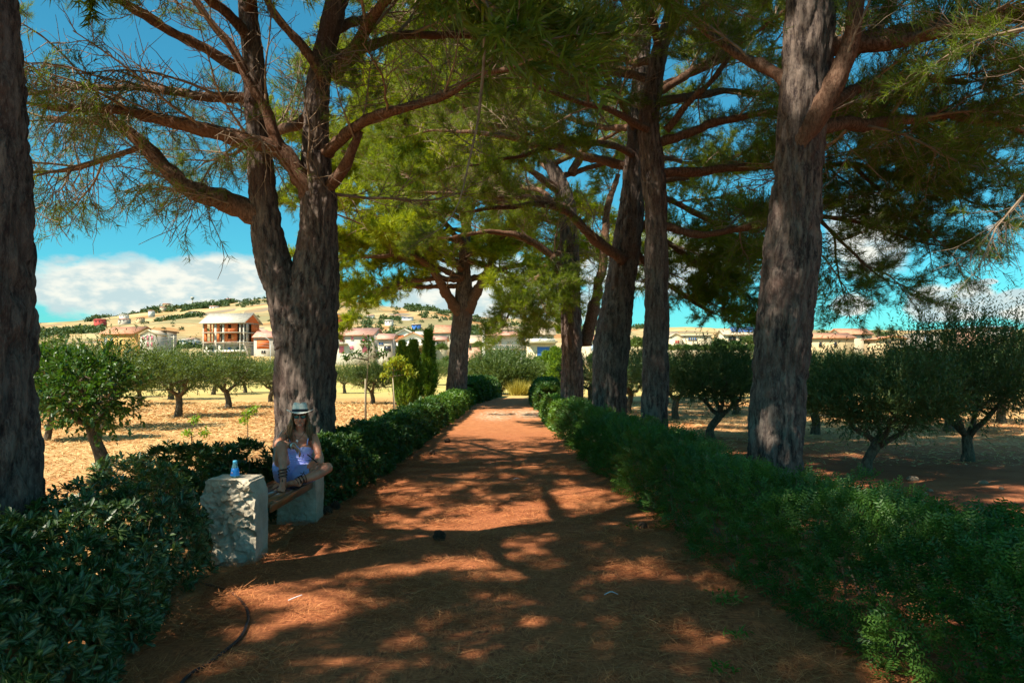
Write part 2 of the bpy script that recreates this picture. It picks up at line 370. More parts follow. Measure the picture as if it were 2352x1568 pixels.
def slivers(P0, D, L, Wd, rng, up=0.3):
    """thin triangles lying about: one per row"""
    n = len(P0); s = unit(np.cross(D, np.array([0, 0, 1.0])+rng.normal(size=(n, 3))*up))
    V = np.stack([P0-s*Wd[:, None]/2, P0+s*Wd[:, None]/2, P0+D*L[:, None]], 1).reshape(-1, 3)
    return V, np.arange(3*n).reshape(-1, 3)
rng = np.random.RandomState(11)
# fallen pine needles, thick near the camera
n = 190000
Yn = 2.6 + 12.5*rng.rand(n)**1.7; l = np.interp(Yn, EY, EL)-0.25; r = np.interp(Yn, EY, ER)+0.35; Xn = l+(r-l)*rng.rand(n)
cl = fbm(np.stack([Xn*1.6, Yn*1.6, Xn*0+4], -1), 3); ed = np.minimum(Xn-l, r-Xn); k = rng.rand(n) < np.clip(0.32+cl*1.3+0.5*sstep(0.9, 0.2, ed), 0.06, 1); Xn, Yn, cl = Xn[k], Yn[k], cl[k]; n = len(Xn)
an = rng.rand(n)*2*np.pi; tl = np.abs(rng.normal(size=n))*0.22
D = np.stack([np.cos(an), np.sin(an), tl-0.03], -1); D = unit(D)
P0 = np.stack([Xn, Yn, zpath(Xn, Yn)+rng.rand(n)*0.020*(1+3*np.clip(cl, 0, 1))], -1)
V, F = slivers(P0, D, 0.07+0.08*rng.rand(n), 0.0024+0.0014*Yn/6, rng)
NEEDLE_DRY = leafmat('dry_pine_needles', (0.30, 0.09, 0.034), (0.72, 0.31, 0.115), 0.1, 0.6, (1.2, 1.0, 0.7))
o = link('fallen_pine_needles', fast_mesh('fallen_pine_needles', V, [F], NEEDLE_DRY, {'rnd': np.repeat(rng.rand(n), 3)}))
tag(o, 'rust-coloured fallen pine needles strewn over the path', 'pine needles', kind='stuff')
# straw and dry leaf litter in the groves
n = 90000
Yn = 7 + 33*rng.rand(n)**1.6; sd = np.where(rng.rand(n) < 0.78, -1, 1); off = rng.rand(n)*(2+Yn*0.62); Xn = np.where(sd < 0, -3.1-off, 2.6+off); kk = (sd < 0) | (Yn > 13.5); Yn, Xn = Yn[kk], Xn[kk]; n = len(Yn)
an = rng.rand(n)*np.pi*2; D = unit(np.stack([np.cos(an), np.sin(an), np.abs(rng.normal(size=n))*0.25], -1))
P0 = np.stack([Xn, Yn, micro(Xn, Yn)+0.005], -1); s = np.maximum(1, Yn/12)
V, F = slivers(P0, D, (0.05+0.09*rng.rand(n))*s, (0.007+0.012*rng.rand(n))*s, rng, 0.8)
STRAW = leafmat('straw_litter', (0.48, 0.24, 0.075), (0.76, 0.55, 0.26), 0.05, 0.7, (1.1, 1.0, 0.8))
o = link('straw_litter', fast_mesh('straw_litter', V, [F], STRAW, {'rnd': np.repeat(rng.rand(n), 3)}))
tag(o, 'pale straw and dry leaves scattered over the red grove soil', 'straw', kind='stuff')

# ---------------------------------------------------------------- umbrella pines along the path
BARK = barkmat('pine_bark', (0.034, 0.024, 0.024), (0.20, 0.155, 0.130), (0.105, 0.062, 0.050))
BARKR = barkmat('young_pine_bark', (0.075, 0.038, 0.024), (0.21, 0.125, 0.085), (0.15, 0.070, 0.042), 0.45, 30)
TWIG = plain('bare_twig', (0.25, 0.18, 0.125), 0.9, 6, 0.4)
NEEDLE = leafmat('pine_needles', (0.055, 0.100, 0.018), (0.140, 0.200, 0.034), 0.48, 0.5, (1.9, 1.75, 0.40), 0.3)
NEEDLE_SUNLIT = leafmat('pine_needles_sunlit_copy', (0.16, 0.22, 0.015), (0.32, 0.38, 0.032), 0.5, 0.5, (1.7, 1.5, 0.28), 0.3)  # same needles, yellower and brighter: the far crown's sunlight put into the colour
NEEDLE_MID = leafmat('pine_needles_half_sunlit', (0.085, 0.135, 0.016), (0.19, 0.245, 0.030), 0.5, 0.5, (1.85, 1.7, 0.38), 0.3)  # needles partly brightened, some sunlight put into the colour
def trunk_mesh(name, pts, sides, step, bark=1.0, seed=0, mat=None, flare=0.0):
    """pts rows (x,y,z,r): a trunk with real plates and fissures"""
    p = np.asarray(pts, float); L = np.linalg.norm(np.diff(p[:, :3], axis=0), axis=1).sum()
    n = max(6, int(L/step)); s = spline(p, n); c, r = s[:, :3], np.maximum(s[:, 3], 0.01)
    if flare: r = r*(1+flare*np.exp(-(c[:, 2]-c[0, 2])/0.35))
    V, q, t = tube_arr(c, r, sides, True)
    m = n*sides; ax = np.repeat(c, sides, 0); d = V[:m]-ax; rr = np.linalg.norm(d, axis=1, keepdims=True); dn = d/(rr+1e-9)
    w = V[:m]*np.array([1, 1, 0.17]) + seed*13.1
    f = noise3(w*9.5); f2 = noise3(w*21.0+5); big = fbm((V[:m]+seed)*np.array([2.6, 2.6, 1.1]), 3)
    plate = sstep(0.02, 0.30, np.abs(f))*0.7 + sstep(0.02, 0.35, np.abs(f2))*0.3
    amp = np.clip(rr[:, 0]*0.18, 0.003, 0.060)*bark
    V[:m] += dn*(amp*(plate-0.6) + big*rr[:, 0]*0.07 + amp*0.35*noise3(w*60))[:, None]
    return fast_mesh(name, V, [q, t], mat or BARK, smooth=True)
def limb_arr(mb, pts, r0, r1, sides, seed, knob=0.12):
    p = np.asarray(pts, float); L = np.linalg.norm(np.diff(p[:, :3], axis=0), axis=1).sum(); n = max(5, int(L/0.12))
    s = spline(p[:, :3], n); r = np.linspace(r0**0.8, r1**0.8, n)**(1/0.8)
    s[1:-1] += np.stack([noise3(s*1.6+seed+k*9) for k in range(3)], -1)[1:-1]*0.05; r = r*(1+knob*1.4*noise3(s*3.5+seed)); V, q, t = tube_arr(s, r, sides, True)
    m = n*sides; ax = np.repeat(s, sides, 0); V[:m] += (V[:m]-ax)*(0.30*noise3(V[:m]*np.array([9, 9, 9])+seed)+0.16*noise3(V[:m]*24+seed))[:, None]
    mb.add(V, q, t); return s, r
def walk(start, d, L, rng, n=7, wander=0.16, lift=0.0, droop=0.0):
    p = [np.asarray(start, float)]; d = unit(d)
    for i in range(n-1):
        t = i/(n-1); d = unit(d + rng.normal(size=3)*wander + np.array([0, 0, lift*(1-t) - droop*t])); p.append(p[-1]+d*L/(n-1))
    return np.array(p)
class Foliage:
    def __init__(s, rng): s.rng = rng; s.P = []; s.D = []
    def tufts(s, pts, t0=0.35, gap=0.07):
        L = np.linalg.norm(np.diff(pts, axis=0), axis=1).sum(); k = max(2, int(L*(1-t0)/gap)); q = np.linspace(t0, 1, k)*(len(pts)-1)
        i = np.minimum(q.astype(int), len(pts)-2); f = (q-i)[:, None]; s.P.append(pts[i]*(1-f)+pts[i+1]*f); s.D.append(unit(pts[i+1]-pts[i]))
    def build(s, K=11, L=0.12, Wd=0.006, spread=0.75):
        P_ = np.concatenate(s.P); D = np.concatenate(s.D); rng = s.rng; n = len(P_)
        PP = np.repeat(P_, K, 0)+rng.normal(size=(n*K, 3))*0.018; DD = np.repeat(D, K, 0)
        d = unit(DD*(1-spread*0.35)+perp(DD, rng)*spread*(0.35+rng.rand(n*K, 1)) + np.array([0, 0, 0.12]))
        V, F = slivers(PP, d, L*(0.65+0.6*rng.rand(n*K)), np.full(n*K, Wd)*(0.8+0.5*rng.rand(n*K)), rng, 1.0)
        r = np.clip(np.repeat(rng.rand(n), K)*0.6+rng.rand(n*K)*0.4, 0, 1)
        return V, F, np.repeat(r, 3)
def make_bough(name, seed, kind, nw, nl, nmat):
    """a bough of length about 1.6 m along +X: wood and needles in one mesh, shared by its copies"""
    if kind == 'dense': kind = 'leafy'; nw = nw*2.7; nl = nl*1.15  # broad needles make it opaque, shaped to cast shade from out of view
    rng = np.random.RandomState(seed); tw = MB(); fol = Foliage(rng)
    hang = kind == 'hang'; L = 1.6
    main = walk((0, 0, 0), (1, 0, 0.1 if not hang else 0.0), L, rng, 8, 0.10, 0.0, 0.20 if hang else -0.02)
    tw.tube(main, np.linspace(0.019, 0.006, 8), 5, False)
    n3 = dict(leafy=20, sparse=18, hang=16, dead=15)[kind]
    for j in range(n3):
        t3 = 0.12+0.86*(j+rng.rand())/n3; f = t3*7; i3 = min(int(f), 6); a3 = unit(main[i3+1]-main[i3]); p3 = main[i3]+(main[i3+1]-main[i3])*(f-i3)
        side = unit(np.cross(a3, (0, 0, 1.0)))*(1 if j % 2 else -1)
        if hang: d3 = unit(a3*0.45+side*0.5+np.array([0, 0, -0.55+rng.normal()*0.3]))
        else: d3 = unit(a3*0.7+side*(0.75+0.3*rng.rand())+np.array([0, 0, rng.normal()*0.28+0.10]))
        l3 = (0.62-0.28*t3)*(0.6+0.8*rng.rand())*(1.15 if hang else 1.0)
        tp = walk(p3, d3, l3, rng, 5, 0.17 if not hang else 0.26, 0.0, 0.30 if hang else -0.10)
        tw.tube(tp, np.linspace(0.0075, 0.0032, 5), 3, False)
        for q in range(3 if kind != 'hang' else 2):
            i4 = rng.randint(1, 4); a4 = unit(tp[i4+1]-tp[i4]); d4 = unit(a4*0.7+perp(a4[None, :], rng)[0]*0.75+np.array([0, 0, -0.35 if hang else 0.15]))
            t4 = walk(tp[i4], d4, l3*(0.35+0.35*rng.rand()), rng, 4, 0.2, 0.0, 0.2 if hang else -0.1); tw.tube(t4, np.linspace(0.005, 0.0028, 4), 3, False)
            if kind == 'leafy' or (kind == 'sparse' and rng.rand() < 0.5) or (hang and rng.rand() < 0.35): fol.tufts(t4, 0.25, 0.055)
        if kind == 'leafy': fol.tufts(tp, 0.4, 0.06)
        elif kind == 'sparse' and rng.rand() < 0.8: fol.tufts(tp, 0.6, 0.07)
        elif hang and rng.rand() < 0.4: fol.tufts(tp, 0.72, 0.08)
    if kind in ('leafy', 'sparse'): fol.tufts(main, 0.7, 0.06)
    V, F = tw.arrays(); nV = len(V); nq = sum(len(f) for f in F); rn = np.zeros(nV)
    if fol.P:
        V2, F2, r2 = fol.build(11 if kind == 'leafy' else 10, nl, nw, 0.8); V = np.concatenate([V, V2]); F = F+[F2+nV]; rn = np.concatenate([rn, r2]); nf = len(F2)
    else: nf = 0
    return fast_mesh(name, V, F, [TWIG, nmat], {'rnd': rn}, mat_idx=np.concatenate([np.zeros(nq, int), np.ones(nf, int)]))
BOUGH = {}
def bough_set(cls):
    if cls not in BOUGH:
        nw, nl = dict(near=(0.0075, 0.13), mid=(0.0115, 0.15), far=(0.020, 0.20))[cls]
        BOUGH[cls] = {k: [make_bough('pine_bough', 100+17*i+7*len(k), k, nw, nl, dict(near=NEEDLE, mid=NEEDLE_MID, far=NEEDLE_SUNLIT)[cls]) for i in range(n)] for k, n in (('leafy', 4), ('dense', 3), ('sparse', 3), ('hang', 3), ('dead', 3))}
    return BOUGH[cls]
def put_bough(root, me, p, d, scale, rng, up=(0, 0, 1.0)):
    d = unit(d); s = unit(np.cross(up, d)); u = np.cross(d, s); r = rng.normal()*0.35; s, u = s*math.cos(r)+u*math.sin(r), u*math.cos(r)-s*math.sin(r)
    M = Matrix.Identity(4); fl = 1 if rng.rand() < 0.5 else -1
    for i in range(3): M[i][0] = d[i]*scale; M[i][1] = s[i]*scale*fl; M[i][2] = u[i]*scale; M[i][3] = p[i]
    o = link('bough', me, root); o.matrix_local = M; return o
def dress(root, limb_pts, rng, spec, dead, cls, off):
    """boughs along one limb"""
    B = bough_set(cls); L = np.linalg.norm(np.diff(limb_pts, axis=0), axis=1).sum(); n2 = max(2, int(L*spec['sec'])); N = len(limb_pts)
    for k in range(n2):
        t = spec['t0'] + (1-spec['t0'])*((k+rng.rand())/n2); i = min(int(t*(N-1)), N-2); p = limb_pts[i]; ax = unit(limb_pts[i+1]-limb_pts[i])
        side = unit(np.cross(ax, (0, 0, 1.0)))*(1 if k % 2 else -1); dd = unit(ax*0.6+side*(0.4+0.7*rng.rand())+np.array([0, 0, rng.normal()*0.3+spec['lift']]))
        r = rng.rand(); inner = t < 0.45
        kind = 'dead' if r < dead*(1.8 if inner else 0.5) else ('hang' if spec.get('hang', 0) > rng.rand() else ('sparse' if spec.get('sparse', 0) > rng.rand() else 'leafy'))
        wp = p+dd*0.8+off
        if wp[2] > CAMH+0.53*max(wp[1], 0) and rng.rand() > 0.06:      # above the view, opaque boughs and gaps are added to dapple the path
            if noise3((wp*1.0+3.3)[None])[0] < spec.get('holes', -0.03): continue
            kind = 'dense'
        sc_ = spec['len2']/1.6*(0.65+0.6*rng.rand())*(1.1-0.35*t)
        put_bough(root, B[kind][rng.randint(len(B[kind]))], p, dd, sc_, rng)
    k = 'hang' if spec.get('hang', 0) > 0.5 else 'leafy'
    put_bough(root, B[k][rng.randint(len(B[k]))], limb_pts[-1], limb_pts[-1]-limb_pts[-2], spec['len2']/1.6*0.7, rng)
SPEC = dict(sec=1.7, t0=0.18, lift=0.12, len2=1.7, sparse=0.45)
def pine(label, Y, trunk, limbs, h0, top, n, length, seed, sides=40, step=0.06, spec=None, forks=(), az=None, dead=0.12, cls='near', droopy=0.10):
    """trunk/limbs given as photograph points (px,py,width[,dY]); boughs above h0 are grown"""
    n = int(n*1.35); rng = np.random.RandomState(seed); S = dict(SPEC); S.update(spec or {})
    def conv(rows, base=0.0):
        out = []
        for r in rows:
            dy = r[3] if len(r) > 3 else 0.0; y = Y+dy+base; out.append(np.append(P(r[0], r[1], y), r[2]/2/FPX*y))
        return np.array(out)
    T = conv(trunk)
    b = T[0].copy(); b[2] = -0.12; T = np.concatenate([[b], T])
    if T[-1][2] < top:      # carry the stem on into the crown
        d = unit(T[-1][:3]-T[-2][:3]); e = T[-1].copy(); e[:3] += d*(top-T[-1][2])*0.95; e[3] *= 0.35; T = np.concatenate([T, [e]])
    root = empty('pine_tree', (T[0][0], T[0][1], 0), label, 'pine tree', 'umbrella pines lining the path')
    off = np.array([T[0][0], T[0][1], 0])
    def T4(a): a = np.array(a, float); a[:, :3] -= off; return a
    link('trunk', trunk_mesh('trunk', T4(T), sides, step, 1.0, seed, flare=0.12), root)
    for f in forks:
        link('trunk', trunk_mesh('fork', T4(conv(f)), max(16, int(sides*0.7)), step, 1.0, seed+3), root)
    stems = [T]+[conv(f) for f in forks]
    allp = []
    for k, lb in enumerate(limbs):
        a = conv(lb['p']); mb = MB(); s, r = limb_arr(mb, a[:, :3]-off, a[0][3], a[-1][3], 12, seed+k); mb.obj('branch', lb.get('mat', BARKR), root, True)
        sp = dict(S); sp.update(lb.get('spec', {})); dress(root, s, rng, sp, lb.get('dead', dead), cls, off)
    for k in range(n):
        st = stems[k % len(stems)] if len(stems) > 1 else T
        hz = h0+(top-h0)*((k+rng.rand())/n)**0.9; zs = st[:, 2]
        if hz > zs[-1]: st = T; zs = st[:, 2]; hz = min(hz, zs[-1]-0.05)
        if hz < zs[0]: hz = zs[0]+0.3
        p = np.array([np.interp(hz, zs, st[:, c]) for c in range(4)]); tt = (hz-h0)/(top-h0)
        a = (az[k % len(az)] if az else k*2.39996)+rng.normal()*0.25; e = math.radians(12+46*tt+rng.normal()*8)
        d = np.array([math.cos(a)*math.cos(e), math.sin(a)*math.cos(e), math.sin(e)])
        l = length*(1.05-0.45*tt)*(0.8+0.4*rng.rand()); sp = walk(p[:3]-off, d, l, rng, 9, 0.10, 0.06, droopy)
        mb = MB(); s, r = limb_arr(mb, sp, min(p[3]*0.55, 0.03+0.013*l), 0.014, 8, seed+k*1.7); mb.obj('branch', BARKR, root, True)
        dress(root, s, rng, S, dead, cls, off)
    return root
# left row
pine('dark near pine trunk cut by the left frame edge, beside the glossy shrub', 5.1,
     [(-45, 1433, 236), (-46, 1150, 232), (-52, 800, 226), (-60, 500, 220), (-75, 200, 214), (-85, -100, 200), (-95, -500, 170)], [],
     4.6, 11, 20, 5.6, 21, 90, 0.035, az=[0.3, 2.4, 4.4, 5.5, 1.0, 3.4], spec=dict(sparse=0.3, len2=2.1, sec=1.9, holes=0.07), dead=0.06)
HANG = dict(sec=3.6, t0=0.10, lift=-0.12, len2=1.9, hang=0.75, sparse=0.8)
pine('forked pine with sunlit left stem and wide bare boughs, behind the seated woman', 11.5,
     [(705, 1109, 150), (702, 960, 130), (700, 850, 132), (706, 740, 134), (722, 640, 104), (730, 540, 84), (733, 470, 80), (728, 400, 66), (725, 300, 56), (733, 180, 50), (760, 60, 48), (790, -60, 44)],
     [dict(p=[(724, 500, 50, 0.05), (697, 415, 46, -0.15), (640, 345, 36, -0.3), (540, 316, 28, -0.5), (430, 287, 24, -0.6), (300, 256, 20, -0.7), (110, 246, 14, -0.9)], spec=HANG, dead=0.35),
      dict(p=[(612, 500, 56), (560, 478, 46), (500, 456, 36), (420, 420, 30), (330, 335, 26), (240, 282, 22), (110, 272, 14)], spec=HANG, dead=0.35),
      dict(p=[(600, 232, 26), (500, 222, 22), (370, 206, 18), (230, 200, 13), (60, 215, 9)], spec=HANG, dead=0.3),
      dict(p=[(330, 335, 14), (230, 372, 11), (130, 392, 9), (20, 400, 6)], spec=dict(HANG, hang=0.6), dead=0.2),
      dict(p=[(738, 352, 30, 0.0), (798, 308, 26, -0.4), (850, 272, 24, -0.7), (920, 250, 20, -1.0), (1010, 222, 17, -1.3), (1090, 182, 13, -1.6), (1190, 150, 9, -2)], dead=0.5),
      dict(p=[(735, 462, 34, 0.0), (782, 400, 26, -0.2), (808, 350, 22, -0.4), (826, 300, 18, -0.5)], dead=0.6),
      dict(p=[(765, 170, 34), (800, 130, 30, -0.3), (840, 70, 27, -0.6), (890, -10, 22, -1.0), (960, -120, 14, -1.6)], dead=0.4),
      dict(p=[(648, 352, 30, -0.3), (615, 270, 27, -0.4), (570, 180, 24, -0.5), (520, 90, 20, -0.6), (440, 0, 16, -0.8), (350, -90, 10, -1)], dead=0.4),
      dict(p=[(742, 180, 24, -0.2), (700, 110, 22, -0.4), (640, 50, 18, -0.5), (600, -20, 15, -0.5)], dead=0.4),
      dict(p=[(1010, -720, 16, -5.9), (1085, -320, 11, -5.7), (1108, -40, 9, -5.6), (1114, 150, 8, -5.6), (1096, 300, 7, -5.6), (1062, 440, 5, -5.6), (1016, 520, 3, -5.6)], spec=dict(sec=1.6, len2=0.5), dead=9.0, mat=TWIG)],
     5.6, 11.5, 19, 5.2, 22, 90, 0.042,
     forks=[[(690, 790, 110, -0.05), (660, 690, 86, -0.05), (628, 600, 76), (610, 500, 66), (600, 400, 58), (594, 300, 54), (586, 180, 48), (574, 60, 44), (560, -80, 36)]],
     az=[2.6, 3.3, 0.4, 4.2, 1.2, 5.3, 2.0], spec=dict(sparse=0.85, sec=1.9, len2=2.0))
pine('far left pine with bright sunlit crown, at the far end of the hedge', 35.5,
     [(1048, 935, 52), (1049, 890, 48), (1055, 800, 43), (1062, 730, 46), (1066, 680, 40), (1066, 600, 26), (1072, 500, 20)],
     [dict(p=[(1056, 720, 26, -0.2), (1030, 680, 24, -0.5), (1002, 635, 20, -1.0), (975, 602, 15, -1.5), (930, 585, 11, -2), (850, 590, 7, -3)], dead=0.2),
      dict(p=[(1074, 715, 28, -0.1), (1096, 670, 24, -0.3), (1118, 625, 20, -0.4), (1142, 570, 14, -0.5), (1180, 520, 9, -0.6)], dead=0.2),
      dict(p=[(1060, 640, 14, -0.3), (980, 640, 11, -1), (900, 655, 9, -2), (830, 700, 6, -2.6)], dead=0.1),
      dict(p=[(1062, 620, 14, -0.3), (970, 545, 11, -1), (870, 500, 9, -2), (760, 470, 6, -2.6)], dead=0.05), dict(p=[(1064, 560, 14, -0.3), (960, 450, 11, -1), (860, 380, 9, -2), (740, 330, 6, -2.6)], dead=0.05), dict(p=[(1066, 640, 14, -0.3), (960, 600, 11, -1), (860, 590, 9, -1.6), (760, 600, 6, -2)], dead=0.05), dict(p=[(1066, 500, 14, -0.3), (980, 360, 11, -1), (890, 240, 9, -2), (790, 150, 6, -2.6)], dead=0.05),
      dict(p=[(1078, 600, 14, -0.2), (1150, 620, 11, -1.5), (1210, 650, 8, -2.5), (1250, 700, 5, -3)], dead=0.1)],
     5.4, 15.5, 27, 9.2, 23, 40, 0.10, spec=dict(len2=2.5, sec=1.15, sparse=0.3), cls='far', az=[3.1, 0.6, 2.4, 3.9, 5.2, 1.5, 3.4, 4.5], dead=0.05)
# right row
LOBE = dict(t0=0.2, sec=3.4, len2=1.75, lift=-0.05, sparse=0.0)
pine('thick near pine with a curved reddish side limb, behind the right hedge', 9.2,
     [(1778, 1173, 136), (1780, 1065, 120), (1793, 820, 118), (1816, 610, 120), (1832, 430, 104), (1842, 280, 104), (1855, 120, 106), (1866, -60, 100), (1880, -300, 84)],
     [dict(p=[(1822, 400, 50, 0.0), (1848, 318, 44, -0.2), (1888, 244, 41, -0.32), (1934, 165, 40, -0.4), (1956, 85, 40, -0.42), (1968, -20, 38, -0.45), (1990, -200, 26, -0.5)], dead=0.3),
      dict(p=[(1872, 262, 34), (1930, 228, 26, 0.2), (2010, 196, 22, 0.5), (2100, 180, 18, 0.8), (2220, 190, 12, 1.2)], spec=LOBE, dead=0.1),
      dict(p=[(1870, 300, 36), (1960, 286, 30, 0.6), (2080, 278, 26, 1.2), (2200, 268, 22, 1.8), (2300, 290, 17, 2.2), (2400, 330, 11, 2.5)], spec=LOBE, dead=0.1),
      dict(p=[(1880, 110, 44), (2000, 100, 40, -0.2), (2120, 80, 34, -0.4), (2260, 40, 26, -0.6), (2400, 10, 18, -0.8)], dead=0.3),
      dict(p=[(1820, 200, 30), (1740, 150, 24, 0.4), (1650, 90, 18, 0.9), (1540, 10, 12, 1.4)], dead=0.3)],
     5.0, 11.5, 15, 5.2, 31, 90, 0.04, az=[0.3, 5.9, 1.3, 2.5, 3.7, 0.8, 4.6])
pine('slim straight pine with smooth reddish upper trunk, second along the right hedge', 13.4,
     [(1503, 1072, 70), (1503, 990, 60), (1506, 850, 57), (1508, 650, 53), (1507, 500, 50), (1500, 390, 53), (1490, 300, 48), (1500, 200, 42), (1520, 100, 36), (1556, 0, 32), (1580, -120, 24)],
     [dict(p=[(1512, 520, 20), (1620, 535, 17, 0.2), (1740, 520, 14, 0.4), (1880, 500, 11, 0.6), (2010, 520, 8, 0.8), (2130, 560, 5, 0.8)], spec=LOBE, dead=0.05),
      dict(p=[(1508, 400, 22), (1640, 390, 19, 0.2), (1800, 380, 16, 0.3), (1960, 380, 12, 0.3), (2120, 420, 9, 0.2), (2250, 470, 5, 0)], spec=LOBE, dead=0.05),
      dict(p=[(1505, 330, 22), (1660, 280, 20, 0.0), (1840, 250, 16, -0.2), (2020, 260, 12, -0.3), (2180, 310, 9, -0.4), (2290, 370, 5, -0.5)], spec=LOBE, dead=0.05),
      dict(p=[(1880, 500, 10, 0.6), (1940, 560, 8, 0.5), (1990, 610, 6, 0.4), (2030, 640, 4, 0.3)], spec=LOBE, dead=0.0),
      dict(p=[(1960, 380, 10, 0.3), (2060, 470, 8, 0.2), (2140, 540, 5, 0.1)], spec=LOBE, dead=0.0),
      dict(p=[(1530, 300, 18, -0.1), (1570, 240, 15, -0.3), (1640, 180, 12, -0.5), (1700, 90, 9, -0.7)], dead=0.3),
      dict(p=[(1492, 300, 18, -0.1), (1420, 260, 14, -0.5), (1330, 235, 11, -1.0), (1240, 200, 8, -1.4)], dead=0.5)],
     6.0, 12, 14, 5.0, 32, 56, 0.05, az=[0.2, 2.9, 1.4, 4.4, 5.6, 3.5], cls='near')
pine('stout leaning pine with pale pruned knots, third along the right hedge', 17.2,
     [(1400, 1023, 84), (1400, 960, 74), (1404, 800, 80), (1424, 660, 66), (1440, 560, 62), (1455, 430, 52), (1465, 300, 46), (1472, 180, 38), (1480, 60, 32), (1490, -60, 24)],
     [dict(p=[(1430, 600, 26, -0.2), (1385, 562, 24, -0.4), (1340, 520, 22, -0.6), (1290, 480, 16, -0.9), (1200, 470, 11, -1.3), (1090, 485, 7, -1.8)], dead=0.55),
      dict(p=[(1450, 500, 18), (1540, 560, 15, 0.5), (1620, 620, 12, 0.8), (1690, 660, 8, 1.0), (1740, 690, 5, 1.0)], spec=LOBE, dead=0.05),
      dict(p=[(1440, 560, 18), (1520, 640, 14, 0.7), (1590, 690, 10, 1.0), (1640, 720, 6, 1.2)], spec=LOBE, dead=0.05),
      dict(p=[(1455, 430, 18), (1560, 470, 14, 0.6), (1680, 540, 10, 0.8), (1780, 600, 6, 1.0)], spec=LOBE, dead=0.05),
      dict(p=[(1460, 360, 18, -0.1), (1390, 330, 14, -0.6), (1300, 330, 11, -1.1), (1190, 360, 8, -1.6), (1080, 380, 5, -2)], dead=0.6)],
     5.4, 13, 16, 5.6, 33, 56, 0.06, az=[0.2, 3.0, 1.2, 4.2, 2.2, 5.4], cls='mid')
pine('knotty pine leaning over the path, fourth and farthest on the right', 23.7,
     [(1316, 976, 58), (1315, 930, 51), (1312, 750, 45), (1308, 600, 45), (1305, 500, 42), (1290, 430, 36), (1262, 372, 28), (1240, 320, 22), (1225, 240, 18), (1215, 150, 14)],
     [dict(p=[(1298, 640, 22, -0.2), (1262, 585, 20, -0.5), (1205, 548, 17, -0.9), (1130, 532, 12, -1.4), (1040, 545, 7, -2)], dead=0.5),
      dict(p=[(1345, 795, 30, 0.3), (1368, 690, 28, 0.4), (1384, 600, 26, 0.4), (1392, 500, 20, 0.4), (1420, 400, 12, 0.4)], dead=0.4),
      dict(p=[(1300, 480, 20, -0.2), (1240, 460, 15, -0.8), (1150, 450, 11, -1.3), (1040, 445, 8, -2), (950, 440, 5, -2.4)], dead=0.6),
      dict(p=[(1312, 400, 20, 0.1), (1350, 330, 15, 0.2), (1400, 250, 10, 0.3)], dead=0.4),
      dict(p=[(1298, 560, 14, -0.3), (1240, 630, 11, -1.0), (1190, 690, 8, -1.5), (1165, 730, 5, -1.8)], spec=LOBE, dead=0.0),
      dict(p=[(1304, 600, 12, -0.2), (1270, 660, 9, -0.4), (1250, 710, 6, -0.6)], spec=LOBE, dead=0.0)],
     6.0, 14.5, 18, 6.4, 34, 48, 0.08, az=[3.0, 2.2, 3.9, 0.5, 1.4, 5.2], cls='mid', spec=dict(len2=2.0, sec=1.5), dead=0.25)
# out of frame, but their boughs and shade fall into the picture
pine('pine just outside the frame on the right, thin twigs hanging into the corner', 6.2,
     [(2760, 1330, 200), (2770, 800, 190), (2780, 300, 170), (2790, -100, 150)],
     [dict(p=[(2775, 330, 40), (2640, 290, 26, 0.3), (2500, 330, 18, 0.5), (2400, 400, 10, 0.6), (2350, 450, 5, 0.6)], spec=dict(HANG, hang=1.0, sec=1.5, len2=1.3), dead=0.9),
      dict(p=[(2785, 100, 50), (2600, 40, 36, 0.2), (2480, 40, 24, 0.4), (2380, 60, 12, 0.5)], spec=dict(sec=1.2), dead=0.2)],
     4.6, 10.5, 11, 4.4, 41, 24, 0.12, az=[0.2, 5.6, 0.7, 4.7, 4.0])
rt = pine('pine behind the camera on the left, only its dappled shade shows on the path', 6.0,
     [(130, 1340, 220), (130, 500, 200), (130, -200, 180)], [], 4.4, 10.5, 24, 5.8, 42, 24, 0.12, spec=dict(sparse=0.0, len2=2.0, sec=1.9, holes=0.15), dead=0.04)
rt.location.x = -4.2; rt.location.y = -1.6

